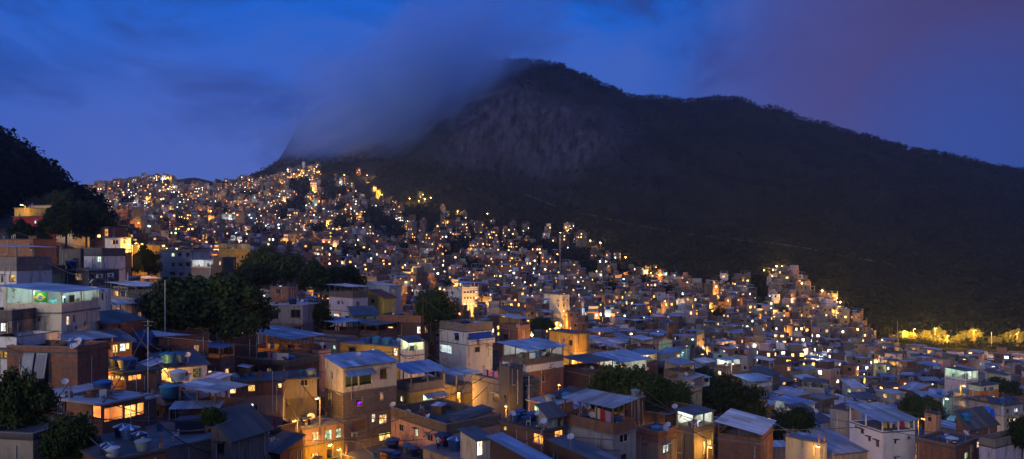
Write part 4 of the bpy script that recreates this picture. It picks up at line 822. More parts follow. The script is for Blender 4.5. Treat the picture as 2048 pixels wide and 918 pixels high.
# ------------------------------------------------------------------ roof things
def near(px,py):
    best=None
    for k,h in HH.items():
        y=(CZ-h['z'])*F/(py-HY) if py>HY+5 else 0
        if y<=0: continue
        q=h['M'].inverted()@Vector(((px-CX)/F*y,y,0))
        dd=max(-q.x,q.x-h['W'],0)+max(-q.y,q.y-h['D'],0)
        if best is None or dd<best[0]: best=(dd,h)
    return best[1]
TANKS=[('lit_brick',80,772,1.5,'tank',0,'blue tank at the left end of the lit brick house roof'),('panel_wall',127,757,1.5,'tank',0,'blue tank in front of the roofless brick shell'),
 ('junk_deck',196,745,1.5,'tank',0,'left blue tank on the junk deck'),('junk_deck',222,742,1.4,'tank_white',0,'white box tank between two blue ones'),('junk_deck',248,740,1.6,'tank',0,'right blue tank on the junk deck'),('junk_deck',178,741,1.4,'tank_dark',0,'dark tank at the junk deck\'s left edge'),
 ('tank_roof',213,905,1.15,'tank_dark',1,'rearmost striped dark tank at the left of the tank roof'),('tank_roof',222,912,1.2,'tank_dark',1,'striped dark tank behind the pale tall drum'),
 ('tank_roof',268,868,1.5,'tank_dark',1,'rear left striped tank at the roof\'s back edge'),('tank_roof',298,872,1.65,'tank',1,'biggest dark blue striped tank on the tank roof'),('tank_roof',283,884,1.3,'tank_dark',1,'striped tank in the middle of the tank row'),
 ('tank_roof',298,905,1.3,'tank_grey',0,'pale patterned tank at the front of the tank roof'),('tank_roof',238,928,1.15,'tank_white',0,'tall white drum at the front left of the tank roof'),
 ('blue_tank_house',318,808,1.7,'tank_light',0,'bright light blue tank on the patched blue roof'),('blue_tank_house',396,800,1.7,'tank',0,'blue tank with a white vat on top'),
 ('laundry_wall',336,728,1.5,'tank_light',0,'greenish blue tank before the slant-roofed brick house'),('laundry_wall',369,726,1.3,'tank',0,'dark blue tank right of the greenish one'),
 ('tank_cluster',798,893,1.7,'tank',0,'rear blue tank of the cluster with a pale pipe'),('tank_cluster',779,902,1.5,'tank_dark',0,'dark tank left in the cluster'),('tank_cluster',817,906,1.5,'tank',0,'blue tank in the middle of the cluster'),('tank_cluster',835,914,1.5,'tank_dark',0,'navy flat-lidded tank right of the cluster'),('tank_cluster',778,918,1.5,'tank_light',0,'pale lidded tank at the front of the cluster'),('tank_cluster',798,925,1.5,'tank',0,'frontmost blue tank of the cluster'),
 ('couple_terrace',913,899,2.,'tank',1,'white-lidded striped tank on the couple\'s terrace'),('couple_terrace',888,886,2.,'tank_dark',0,'dark tank behind the white-lidded striped one'),
 ('lit_corner',612,849,1.6,'tank_dark',0,'dark tank on the slab over the glowing pale house'),
 ('grey_end',638,764,1.3,'tank_grey',0,'grey tank between the grey end house and the cream house'),
 ('orange_panes',1045,832,1.3,'tank',0,'upper blue tank on the orange-windowed house'),('orange_panes',1018,845,1.3,'tank',0,'leftmost blue tank on the orange-windowed house'),('orange_panes',1046,850,1.3,'tank_dark',0,'front navy tank on the orange-windowed house'),('orange_panes',1071,838,1.3,'tank',0,'blue tank beside the grey roof hut'),
 ('pale_deck',1093,805,1.3,'tank_grey',0,'greenish grey tank on the pale blue flat roof'),('pale_deck',1124,796,1.5,'tank_dark',0,'navy tank at the back of the pale flat roof'),('pale_deck',1140,799,1.3,'tank_light',0,'blue tank beside the navy one on the pale roof'),
 ('brick_band',1168,846,1.5,'tank',0,'blue tank under the broad tilted sheet'),('brick_band',1236,853,1.5,'tank',0,'flat blue tank in the brick-band terrace corner'),
 ('tank_pillar',1276,797,1.25,'tank_grey',0,'pale grey tank on top of the brick stair tower'),
 ('parapet_box',1306,838,1.2,'tank_grey',0,'left grey tank inside the high parapet'),('parapet_box',1326,842,1.2,'tank_white',0,'right white tank inside the high parapet'),
 ('yellow_row',722,693,1.6,'tank_light',0,'left light blue tank on the low yellow house'),('yellow_row',748,694,1.6,'tank_light',0,'right light blue tank on the low yellow house'),('yellow_row',692,694,1.4,'tank',0,'dark blue tank at the end of the yellow house roof'),
 ('tarp_house',565,712,2.,'tank_dark',0,'dark blue tank beside the yellow cloths'),('dark_deck',560,745,1.8,'tank',0,'blue tank on the black cluttered deck'),
 ('dark_grey',98,539,1.6,'tank_dark',0,'dark tank on the large dark grey house'),('modern_grey',560,612,1.6,'tank_dark',0,'dark box tank on the blue deck'),
 ('green_side',1868,905,1.5,'tank_white',0,'white tank on the cluttered lower right deck'),('green_side',1880,893,1.4,'tank',0,'blue tank at the back of the lower right deck'),('green_side',1902,905,1.4,'tank_dark',0,'navy tank at the front of the lower right deck'),
 ('slate_roof',1915,862,1.4,'tank_light',0,'light blue tank left of the slate-blue roof'),('turquoise_lit',1895,800,1.4,'tank',0,'blue tank on the turquoise lit house'),
 ('big_brick',806,636,1.6,'tank',0,'blue tank behind the brick parapet'),('blue_awning',945,648,1.7,'tank_dark',0,'dark tank inside the grey stained parapet'),
 ('hall_roof',1212,752,1.6,'tank',0,'dark blue tank left of the lit hall'),('dark_veranda',1180,752,1.4,'tank_light',0,'blue tank on the columned veranda house'),
 ('cyan_window',1300,882,1.5,'tank_light',0,'blue tank among the tarps over the cyan window'),('two_lit',2012,812,1.4,'tank',0,'blue tank on the two-storey grey house'),('white_plain',0,0,0,0,0,0)]
for k,px,py,s,m,st,lb in TANKS:
    if k in HH and px: s=s*.74 if k=='tank_roof' else s; tank(ondeck(HH[k],px,py,s*.5+.05),s,lb,m,bool(st),rot=px%6)
tank(ondeck(HH['blue_tank_house'],396,800,.9)+Vector((0,0,1.36)),1.5,'white vat stacked on the blue tank','tank_white')
DISH=[('panel_wall',163,705,1.45,'large white dish on the corner of the roofless brick shell'),('annex',132,790,.7,'small dish on the annex roof'),('slant_brick',None,0,0,0),
 ('laundry_wall',412,737,.8,'white dish at the right end of the dark corrugated roof'),('brick_pillar',455,690,.9,'dish fixed on the brick stair tower'),('pink_terrace',312,603,.8,'white dish on the pink house terrace wall'),('white_gap',222,580,.8,'dish beside the white narrow house'),
 ('cream_blue',780,738,.8,'pale dish on the cream house eave'),('pink_wall',786,830,1.,'left large dish at the far corner of the pinkish house'),('pink_wall',816,836,1.,'tilted pink dish on the dark parapet'),('pink_wall',856,850,.9,'dish beside the green bananas'),
 ('stained_long',968,762,.8,'white dish above the black-stained wall'),('stained_long',998,764,.9,'bright round dish in front of the concrete tower'),('orange_panes',1002,850,.9,'dish at the left corner over the small yellow window'),('orange_panes',1076,850,.9,'left dish of the pair by the roof hut'),('orange_panes',1090,857,.9,'right dish of the pair by the roof hut'),('orange_panes',1098,866,.9,'big white dish in front of the grey corner'),
 ('brick_band',1136,826,1.,'white dish left of the broad tilted sheet'),('brick_band',1150,838,1.,'dish under the edge of the tilted sheet'),('brick_band',1184,848,1.,'tilted dish near the hanging cloths'),
 ('parapet_box',1350,832,1.,'white dish on the brick parapet'),('cyan_window',1338,870,1.1,'lower dish of the pair beside the lit terrace'),('cyan_window',1343,868,1.1,'upper dish of the pair beside the lit terrace'),('fair_terrace',1408,872,1.,'pale dish on the black house terrace rail'),
 ('hall_roof',1290,752,1.,'dish right of the lit hall'),('dark_veranda',1204,752,.9,'dish on the columned veranda'),('pale_green',1383,785,.9,'dish on the pale green house'),('beige_wall',1372,756,.9,'dish behind the beige slanting wall'),
 ('ribbed_blue',1530,884,1.,'white dish at the ribbed sheet\'s right end'),('green_side',1958,893,1.,'dish on the green side wall'),('glass_veranda',815,702,.8,'white dish left of the glazed veranda'),('yellow_row',782,698,.8,'dish on the low yellow house'),('big_brick',787,641,.8,'dish on top of the brick parapet'),
 ('mauve',694,592,.9,'dish on the mauve house terrace'),('tarp_house',552,708,1.1,'dish on the brick parapet below the tarps'),('stained_pink',658,708,.9,'pink dish on the stained pink house'),('modern_grey',600,612,.8,'dish on the frontal grey house deck'),('lit_corner',622,850,1.1,'white dish beside the dark tank on the glowing house'),
 ('white_room',1112,728,1.,'dish under the blue sheet of the white room'),('ramp_brick',1030,660,1.,'dish on the brick house near the orange alley'),('dark_grey',200,541,.9,'dish on the dark grey house roof'),('dark_low',478,905,.95,'left of two pale dishes at the bottom'),('dark_low',494,908,.95,'right of two pale dishes at the bottom'),
 ('black_roof',1650,846,.9,'dish on the black roof edge'),('dark_strip',1140,900,.9,'dish on the dark ribbed roof'),('yellow_alley',930,768,.9,'dish above the yellow alley wall'),('curved_balcony',850,770,.9,'dish on the curved balcony')]
for i,(k,px,py,s,lb) in enumerate(DISH):
    if k in HH and px: dish(ondeck(HH[k],px,py,.12),lb,R((-25,30,-50,10)[i%4]),s*.8,.7+.3*(i%3),40+5*(i%3))

# laundry
def clothesline(k,a,b,items,lb,up=1.7):
    h=HH[k]; p=ondeck(h,*a,.15)+Vector((0,0,up)); q=ondeck(h,*b,.15)+Vector((0,0,up))
    line('clothes_line',[p,q],.012,'metal',lb,'clothes line','clothes lines',.06)
    d=(q-p); rz=math.atan2(d.y,d.x)
    for i,(kind,mat,w,hh_,lab) in enumerate(items):
        t=(i+.5)/len(items); c=p.lerp(q,t); c.z-=.06*4*t*(1-t)+.02; garment(c,w,hh_,mat,lab,rz,kind)
clothesline('tarp_house',(505,714),(555,716),[('cloth','cloth_white',.7,.9,'white towel at the left of the tarp house line'),('shirt','cloth_blue',.7,.8,'blue shirt on the tarp house line'),('cloth','cloth_yellow',.75,.9,'left yellow cloth under the tarps'),('cloth','cloth_white',.6,.9,'white cloth between two yellow ones'),('cloth','cloth_yellow',.75,1.,'right yellow cloth under the tarps')],'line of yellow and white cloths under the blue tarps')
clothesline('dark_deck',(478,738),(540,740),[('shirt','cloth_pink',.7,.7,'pink shirt at the left of the long white row'),('cloth','cloth_mauve',.8,.9,'mauve cloth beside the pink shirt'),('cloth','cloth_white',1.3,1.,'wide white sheet on the black deck line'),('cloth','cloth_white',.9,.7,'smaller white cloth at the end of the black deck line')],'laundry line above the long brick house')
clothesline('mid_low',(488,880),(520,884),[('trousers','cloth_pink',.6,.9,'pink trousers by the lower brick wall'),('cloth','cloth_pink',1.1,1.2,'large pink towel by the lower brick wall'),('shirt','cloth_red',.6,.7,'red shirt by the lower brick wall')],'laundry line with pink towels')
clothesline('brick_band',(1190,850),(1222,862),[('cloth','cloth_white',1.,1.2,'white cloth hung under the tilted sheet'),('cloth','cloth_red',.8,1.3,'dark red cloth hung under the tilted sheet'),('cloth','cloth_mauve',1.2,1.5,'pale mauve sheet at the open end of the terrace')],'line hung with sheets at the brick-band terrace',2.1)
clothesline('stained_long',(946,764),(992,768),[('cloth','cloth_mauve',.9,.8,'mauve towel on the black-stained house'),('shirt','cloth_dark',.8,.8,'dark shirt on the black-stained house'),('cloth','cloth_pink',1.,.8,'pink cloth on the black-stained house'),('trousers','cloth_blue',.6,.9,'blue trousers on the black-stained house'),('cloth','cloth_pink',.8,.9,'pink towel at the end by the concrete tower')],'pink laundry line above the black-stained wall')
clothesline('party_shed',(636,676),(668,680),[('shirt','cloth_red',.7,.7,'red shirt under the blue sheet'),('cloth','cloth_yellow',.7,.9,'yellow towel under the blue sheet'),('cloth','cloth_white',.7,.8,'white towel under the blue sheet'),('shirt','cloth_dark',.7,.8,'black shirt under the blue sheet')],'laundry line under the blue sheet terrace')
clothesline('white_block',(1770,868),(1820,858),[('cloth','cloth_yellow',.5,.7,'yellow cloth on the white block terrace'),('shirt','cloth_white',.7,.7,'white shirt on the white block terrace'),('shirt','cloth_mauve',.7,.7,'mauve shirt on the white block terrace'),('cloth','cloth_red',.6,.8,'red towel on the white block terrace'),('cloth','cloth_white',.6,.7,'white towel at the right of the white block terrace')],'laundry line on the white block terrace',1.2)
clothesline('fair_terrace',(1378,876),(1412,880),[('shirt','cloth_red',.7,.8,'red shirt on the lit cluttered terrace'),('cloth','cloth_blue',.9,.9,'blue towel on the lit cluttered terrace'),('cloth','cloth_white',.7,.9,'white towel on the lit cluttered terrace')],'laundry line on the lit cluttered terrace')
clothesline('cream_blue',(700,735),(760,735),[],'x') if False else None
# flags of the country
def flag(c,w,h,rz,lb):
    t=thing('flag',lb,'flag',c,rz); m=MB(); m.box(-w/2,-.012,-h,w/2,.012,0,'cloth_green'); m.build('cloth',t)
    m=MB(); y=-.016
    for yy in (y,-y): m.face([(-w*.42,yy,-h/2),(0,yy,-h*.91),(w*.42,yy,-h/2),(0,yy,-h*.09)],'cloth_yellow',[(0,0)]*4)
    m.build('rhombus',t); m=MB()
    for yy in (y*1.4,-y*1.4): m.face([(h*.22*math.cos(a),yy,-h/2+h*.22*math.sin(a)) for a in [2*math.pi*i/20 for i in range(20)]],'cloth_blue',[(0,0)]*20)
    m.build('disc',t); m=MB()
    for yy in (y*1.7,-y*1.7):
        for i in range(6):
            x0=-h*.2+h*.4*i/6; x1=x0+h*.4/6; g=lambda x:-h/2+.05*h-(x+h*.2)*.16; m.face([(x0,yy,g(x0)-.03*h),(x1,yy,g(x1)-.03*h),(x1,yy,g(x1)+.02*h),(x0,yy,g(x0)+.02*h)],'cloth_white',[(0,0)]*4)
    m.build('band',t); return t
h=HH['flag']; q=h['M']@Vector((.75,h['D']-3.05-.2,0)); q.z=h['z']+1.98; light(h['M']@Vector((.3,h['D']-3.2,0))+Vector((0,0,h['z']+2.02)),(.75,1,.9),34,.05); flag(q,1.5,1.0,h['theta']-math.pi/2,'green and yellow national flag hung in the lit terrace')  # extra lamp added in front of the flag to brighten its near side
h=HH['laundry_wall']; q=h['M']@Vector((3.6,-.06,0)); q.z=P(389,744,77).z; flag(q,.8,.9,h['theta'],'green and yellow flag on the white wall below the slanting roof')
garment(P(356,744,77.5)+Vector((0,-.3,0)),.7,.5,'cloth_dark','black shirt on the white wall beside the flag',R(40),'shirt')
# people
pp=ondeck(HH['couple_terrace'],858,905)
person(pp,'person in a white top leaning in to hug on the terrace',R(-40),1.72,('cloth_white','cloth_dark'),((-.13,-.07,.69),(-.03,-.13,.72),(.14,-.07,.72),(.06,-.16,.8)))
person(pp+Vector((.42,.1,0)),'person in a red top being hugged on the terrace',R(50),1.64,('cloth_red','cloth_blue'),((-.14,-.06,.7),(-.08,-.14,.76),(.14,-.06,.68),(.1,-.13,.6)))
# leaning panels, planks, awnings, pipes, antennas, wires
h=HH['panel_wall']
for i,(a,lb) in enumerate(((2.4,'left grey corrugated panel leaning on the brick shell'),(3.7,'right grey corrugated panel leaning on the brick shell'))):
    m=MB(); flat_sheet(m,(-.55,0,0),(.55,0,0),(.55,.5,2.5),(-.55,.5,2.5),'sheet'); o=m.build('corrugated_panel',None,h['M']@Vector((-.75,h['D']-a,0))); o.location.z=h['z']-2.6; o.rotation_euler=(0,0,h['theta']-math.pi/2); tag(o,lb,'panel')
h=HH['lit_brick']; rr=random.Random(3)
PLK=['longest dark plank lying across the pale slab','plank at the front of the dark heap','short plank on the heap\'s left','plank sticking out to the right of the heap','pale plank under the heap','plank across the heap\'s middle','plank at the heap\'s back','thin batten beside the heap','thick beam in the heap','crooked plank on top of the heap','plank pointing at the slab corner']
for i,lb in enumerate(PLK):
    L_=rr.uniform(1.6,3.6); m=MB(); m.box(-L_/2,-.07,0,L_/2,.07,.05,'wood'); q=h['M']@Vector((rr.uniform(.32,.62)*h['W'],rr.uniform(.3,.75)*h['D'],0)); q.z=h['z']+.01+i*.052
    o=m.build('plank',None,q); o.rotation_euler=(0,0,rr.uniform(0,3.1)); tag(o,lb,'plank','planks on the pale slab')
def awning(p,w,d,drop,rz,mat,lb,legs=2.1):
    t=thing('awning',lb,'awning',p,rz); m=MB(); corrugated(m,(0,0,legs),(w,0,legs),(w,d,legs+drop),(0,d,legs+drop),mat,.22,.045); m.build('roof',t)
    for x in (.08,w-.08):
        for y,z in ((.08,legs),(d-.08,legs+drop)): b=MB(); b.tube((0,0,-.3),(0,0,z-.06),.04,.04,'pipe',6); b.build('post',t,(x,y,0))
    return t
q=ondeck(HH['grey_deck'],336,858,.1); awning(q,4.3,1.9,.35,R(8),'pale_sheet','bright blue-white corrugated awning over the grey roof deck',1.7)
q=P(1541,918,100); q.z=P(1541,918,100).z; awning(q,2.9,1.8,.4,R(10),'pale_sheet','small pale corrugated awning beside the dense dark tree',1.6)
m=MB(); m.box(0,0,0,2.4,1.6,1.25,'dark_metal'); m.box(.1,-.05,.1,2.3,-.002,1.1,'tank_dark'); o=m.build('covered_crate',None,ondeck(HH['grey_deck'],350,870,.3)); o.rotation_euler=(0,0,.2); tag(o,'big dark covered bulk under the corrugated awning','crate')
# blue awning and cloths on house faces
h=HH['blue_awning']; m=MB(); W_=h['W']*.86; m.face([(h['W']*.08,-.02,0),(h['W']*.08+W_,-.02,0),(h['W']*.08+W_,-.8,-1.5),(h['W']*.08,-.8,-1.5)],'tarp_blue',[(0,0)]*4); m.face([(h['W']*.08,-.0,0),(h['W']*.08,-.78,-1.5),(h['W']*.08+W_,-.78,-1.5),(h['W']*.08+W_,0,0)],'tarp_blue',[(0,0)]*4); m.build('awning',h['root'],(0,0,h['H']-.3))
m=MB(); m.box(0,-.75,-.1,h['W'],-.002,.02,'concrete'); m.ring(0,-.75,h['W'],-.002,.021,.95,.1,'white'); m.build('balcony',h['root'],(0,0,P(932,690,138).z-h['zbase']))
m=MB(); m.box(0,0,0,.5,.8,.5,'tarp_blue'); m.build('window_awning',h['root'],(-.5,2.2,P(914,669,140).z-h['zbase']-.2))
h=HH['cream_blue']; m=MB(); corrugated(m,(0,-1.1,0),(4.2,-1.1,0),(4.2,.1,.7),(0,.1,.7),'blue_sheet'); m.build('balcony_awning',h['root'],(.1,0,h['H']-1.1))
h=HH['curved_balcony']; m=MB(); flat_sheet(m,(0,-1.2,0),(3.6,-1.2,0),(3.6,-.01,.5),(0,-.01,.5),'blue_sheet'); m.build('awning',h['root'],(2.,0,1.5+P(845,786,106).z-h['zbase']-1.2))
for px,py0,py1,Y,r,lb in ((50,622,712,73,.05,'tall white pipe mast before the cream flag house'),(95,845,900,50,.03,'thin bent lamp pole between two leafy trees'),(1058,752,816,94,.06,'thick white pipe on the dark low house'),(600,758,830,82,.045,'white pole before the long brick house'),(545,742,800,82,.035,'slim pole left of the white pole'),
    (330,560,640,88,.06,'pale pillar pipe at the pink terrace'),(1157,648,752,146,.16,'utility pole in the orange alley'),(846,590,650,140,.07,'pole beside the tall dark tree'),(940,610,650,150,.06,'pale pole behind the blue awning house'),(915,764,812,103,.13,'dark pole in front of the yellow alley wall'),(1295,735,760,136,.05,'thin pole at the lit hall corner'),(296,640,790,66,.04,'thin antenna mast by the plank roof'),
    (1160,640,700,152,.05,'second thin pole beside the utility pole'),(1083,860,918,78,.04,'pole carrying the big white dish'),(66,500,560,128,.06,'white bent pipe by the orange-lit brick house'),(1120,470,600,400,.14,'tall thin mast above the beige tower')):
    m=MB(); a=P(px,py1,Y); b=P(px,py0,Y); m.tube(a-Vector((0,0,1.5)),b,r,r*.8,'pipe' if 'white' in lb or 'pale' in lb else 'wood' if 'pole' in lb else 'metal',7,True)
    if 'utility' in lb: m.box(a.x-.9,Y-.06,b.z-.6,a.x+.9,Y+.06,b.z-.48,'wood'); m.box(a.x-.7,Y-.061,b.z-1.3,a.x+.7,Y+.061,b.z-1.2,'wood')
    if 'mast' in lb: m.tube(b-Vector((.5,0,.15)),b+Vector((.5,0,-.15)),.02,.02,'metal',5); m.tube(b-Vector((.35,0,.5)),b+Vector((.35,0,-.5)),.02,.02,'metal',5)
    tag(m.build('utility_pole' if 'utility' in lb else 'pole' if 'pole' in lb else 'mast'),lb,'pole')
WIRES=[((1157,655,146),(1265,740,112)),((1157,657,146),(1046,735,97)),((846,596,140),(760,640,140)),((846,596,140),(932,650,138)),((546,750,82),(611,855,88)),((600,765,82),(690,850,88)),((95,850,50),(214,915,44)),((296,650,66),(205,806,57)),((300,830,57),(420,905,60)),((1083,868,78),(1240,900,79)),((915,770,103),(860,770,104)),((50,626,73),(178,585,98)),((688,842,92),(760,920,84)),((1340,830,94),(1440,885,90))]
wr=random.Random(31); ks=[k for k in HH if HH[k]['C'][1]<150]
for _ in range(70):
    k1=wr.choice(ks); h1=HH[k1]; c1=h1['M']@Vector((h1['W']/2,h1['D']/2,0)); near_=[k for k in ks if k!=k1 and 5<(HH[k]['M'].translation-h1['M'].translation).length<26]
    if near_:
        h2=HH[wr.choice(near_)]; p_=h1['M']@Vector((wr.choice([0,h1['W']]),wr.choice([0,h1['D']]),0)); q_=h2['M']@Vector((wr.choice([0,h2['W']]),wr.choice([0,h2['D']]),0)); p_.z=h1['z']+wr.uniform(.2,1.6); q_.z=h2['z']+wr.uniform(-.8,1.2)
        line('cable',[p_,q_],.045,'dark_metal','thin dark cable sagging between the houses and poles','cable','cables between the houses',wr.uniform(.3,.9))
for i,(a,b) in enumerate(WIRES): line('cable',[P(*a),P(*b)],.045,'dark_metal','thin dark cable sagging between the houses and poles','cable','cables between the houses',.5)

# ------------------------------------------------------------------ lamps of the near part
def lt(px,py,Y,c,w,r=.12): return light(P(px,py,Y),c,w,r)
q=HH['lit_brick']; light(q['M']@Vector((q['W']*.4,q['D']*.45,0))+Vector((0,0,q['z']-1.5)),(1,.62,.22),1100,.12); light(q['M']@Vector((q['W']*.8,q['D']*.4,0))+Vector((0,0,q['z']-1.4)),(1,.6,.2),500,.12)
q=HH['blue_awning']; light(q['M']@Vector((1.5,q['D']*.6,0))+Vector((0,0,P(890,694,141).z)),(.75,.98,1),700)
q=HH['cream_blue']; light(q['M']@Vector((2.2,1.,0))+Vector((0,0,P(700,756,92).z)),(.9,.9,.35),50)
q=HH['stained_pink']; light(q['M']@Vector((1,q['D']*.4,0))+Vector((0,0,P(622,722,112).z)),(1,.6,.3),40)
q=HH['lit_corner']; light(q['M']@Vector((q['W']*.7,1.2,0))+Vector((0,0,P(668,902,89).z)),(1,.8,.4),160)
NEARL=[(1146,722,143,4200,'street lamp flooding the orange alley wall'),(918,786,103,600,'alley lamp lighting the yellow wall house'),(634,797,88,420,'lamp in the alley beside the grey end house'),(43,410,172,420,'lamp on the amber box by the wooded hill'),(130,428,174,500,'starry lamp over the wide yellow shop'),(258,489,150,1500,'lamp lighting the orange brick house'),(272,487,186,1400,'left starry lamp on the low lit shed'),(284,488,186,1400,'right starry lamp on the low lit shed'),(500,516,236,1200,'bright star lamp right of the yellow building'),(462,552,236,900,'lamp at the foot of the yellow building'),
 (1636,893,91,420,'lamp glaring on the yellow lamplit wall'),(432,694,104,620,'lamp glowing behind the huge dark tree'),(282,652,100,160,'lamp under the pink house'),(660,890,82,260,'lamp at the glowing pale house corner'),(470,662,110,300,'lamp right of the big tree trunk'),(1100,658,160,700,'lamp at the upper end of the orange alley'),(1846,838,112,420,'lamp beside the small orange-lit house'),(1928,772,170,900,'lamp on the steps left of the bright orange house'),(1880,800,160,10,None),(1555,905,95,0,None)]
for px,py,Y,w,lb in NEARL:
    if not lb: continue
    p=P(px,py,Y); hgt=3.2
    az=0
    street_lamp(p-Vector((0,-1.3,hgt)),hgt,SOD if py>450 or px<100 else (1,.75,.4),w*2.3,lb,az,'street lamps near the houses')
for px,py,Y,w,lb in ((556,890,84,300,'alley lamp beside the low brown-roofed shack'),(512,842,86,240,'lamp under the lower windows of the long brick house'),(300,742,74,240,'lamp near the slanting pale blue roof'),(702,900,86,300,'lamp by the tall house under the blue roof'),(1012,812,93,300,'lamp at the foot of the dark concrete tower'),(1312,868,97,240,'lamp behind the brick house with the cyan window'),(1436,900,92,420,'lamp by the ribbed blue-white sheet'),(1232,752,132,420,'lamp before the broad bright blue roof'),(830,770,106,300,'lamp behind the curved balcony'),(1118,770,112,340,'lamp below the lit white top room'),(690,716,114,260,'lamp between the pink house and the yellow row'),(246,720,72,240,'lamp over the junk deck'),(1560,880,112,360,'lamp beside the dense dark tree')):
    p=P(px,py,Y); o_=[(0,0)]+[(a*math.cos(b),a*math.sin(b)) for a in (1.5,3,4.5) for b in (0,1,2,3,4,5)]
    for a,b in o_:
        inside=False
        for h in HH.values():
            q=h['M'].inverted()@Vector((p.x+a,p.y+b,0)); inside|=(-.3<q.x<h['W']+.3 and -.3<q.y<h['D']+.3)
        if not inside: p.x+=a; p.y+=b; street_lamp(p-Vector((0,-1.3,3.4)),3.4,SOD,w*2.6,lb,0,'street lamps near the houses'); break
for px,py,Y,c,w,lb in ((1366,705,222,CYAN,1500,'cyan lamp on the flooded grey house'),(1466,728,184,(.8,1,.95),500,'cold white lamp on the lit brick terrace'),(1894,798,158,(.2,.9,.85),900,'turquoise lamp at the side wall'),(1972,828,128,(.15,.45,1),260,'blue lamp behind the hung tarpaulins'),(2003,700,320,(1,.6,.3),5200,'glaring round lamp on the right plain'),(1908,762,200,(1,.6,.2),500,'lamp on the stair left of the green lit bar'),(1987,733,260,(.7,.8,1),1500,'cold blue-white lamp on the right plain'),(1283,706,180,(1,.75,.25),600,'lamp on the glowing yellow wall')):
    street_lamp(P(px,py,Y)-Vector((0,-1.3,3)),3,c,w,lb,0,'coloured lamps',c[2]>.5)
m=MB(); flat_sheet(m,(0,0,0),(1.6,0,0),(1.7,.1,1.9),(.1,.3,1.8),'tarp_blue'); o=m.build('tarpaulin',None,P(1962,834,129)); tag(o,'left lit blue tarpaulin on the dark house','tarpaulin')
m=MB(); flat_sheet(m,(0,0,0),(1.3,.1,0),(1.2,.2,1.5),(0,.2,1.4),'tarp_blue'); o=m.build('tarpaulin',None,P(1977,836,129.5)); tag(o,'right lit blue tarpaulin on the dark house','tarpaulin')
m=MB(); flat_sheet(m,(0,0,0),(2.2,.1,0),(2.1,.5,1.7),(0,.5,1.6),'tarp_blue'); o=m.build('tarpaulin',None,P(264,693,83)); tag(o,'dark blue tarpaulin hung beside the slanting pale blue roof','tarpaulin')
rr=random.Random(12); ok=[k for k in HH if HH[k]['C'][1]<150 and HH[k]['W']>3 and HH[k]['D']>3]
def stack():
    m=MB()
    for a in range(4):
        for b in range(3):
            for c in range(rr.choice([2,3])): m.box(a*.3,b*.2,c*.2,a*.3+.28,b*.2+.19,c*.2+.19,'bright_brick')
    return m
def bucket():
    m=MB(); m.lathe([(0,0),(.2,0),(.28,.55),(.25,.55),(.18,.06),(0,.06)],'tank_light',12); return m
def chair():
    m=MB(); c='tank_white'
    for x in (0,.4):
        for y in (0,.4): m.box(x,y,0,x+.05,y+.05,.42,c)
    m.box(-.02,-.02,.42,.47,.47,.47,c); m.box(-.02,.42,.47,.47,.47,.9,c); m.box(-.02,0,.6,.02,.42,.64,c); m.box(.43,0,.6,.47,.42,.64,c); return m
def coop():
    m=MB(); m.box(0,0,0,1.5,1.,1.,'wood'); corrugated(m,(-.15,-.2,1.05),(1.65,-.2,1.05),(1.65,1.15,1.3),(-.15,1.15,1.3),'sheet'); m.box(.2,-.02,.1,.7,-.001,.9,'dark_frame'); return m
def rubble():
    m=MB()
    for _ in range(14):
        M=Matrix.Translation((rr.uniform(-.7,.7),rr.uniform(-.4,.4),rr.uniform(.02,.12)))@Matrix.Rotation(rr.uniform(0,3),4,'Z')@Matrix.Rotation(rr.uniform(-.4,.4),4,'X'); s=rr.uniform(.12,.4); m.box(-s,-.12,0,s,.12,.12,rr.choice(['concrete','wood','bright_brick','sheet']),M)
    return m
BITS=(('brick_stack',stack,'stack of orange bricks'),('bucket',bucket,'pale blue bucket'),('plastic_chair',chair,'white plastic chair'),('roof_hutch',coop,'small wooden hutch with sheet lid'),('scrap_heap',rubble,'heap of scrap boards and rubble'))
BM=[(n,[f().mesh(n) for _ in range(3)],d) for n,f,d in BITS]
for k in ok:
    h=HH[k]
    if h['root'].children and 'shed' in str(h.get('name','')): pass
    if any('post' in c.name for c in h['root'].children) or not any(c.name.startswith(('roof','deck')) for c in h['root'].children): continue
    if h.get('roofkind')=='shed': continue
    if k in('tank_roof','junk_deck','couple_terrace','flag','corner_wall','roof_hut','roof_box','lit_corner'): continue
    for n,ms,d in rr.sample(BM,rr.choice([2,3,4,5])):
        if n=='roof_hutch' and (k in('lit_brick','grey_deck','pale_deck') or rr.random()<.6): continue
        q=h['M']@Vector((rr.uniform(.5,h['W']-1.6),rr.uniform(.5,h['D']-1.2),0)); q.z=h['z']+.003
        o=link(n,rr.choice(ms),None,q); o.rotation_euler=(0,0,rr.uniform(0,6)); tag(o,' '.join((d.split() if len(d.split())<5 else d.split()[1:4]) and (d+' on roof of '+h['root']['label']).split()[:16]).rstrip(',').removesuffix(' and').removesuffix(' its').removesuffix(' a').removesuffix(' with').removesuffix(' the').removesuffix(' under'),n.replace('_',' '),'odds and ends on the roofs')
# red and white sloping stair by the crimson house
t=thing('outdoor_stair','red and white stair going down beside the crimson house','stair',P(86,466,158),R(20)); m=MB()
for i in range(8): m.box(.25*i,0,2.2-.27*i-2,.25*(i+1),1.2,2.2-.27*i,'red')
m.build('steps',t); m=MB(); m.tube((0,-.05,3.1),(2.1,-.05,1.),.05,.05,'pipe',6); m.tube((0,-.05,2.6),(2.1,-.05,.5),.04,.04,'pipe',6); m.build('rail',t)
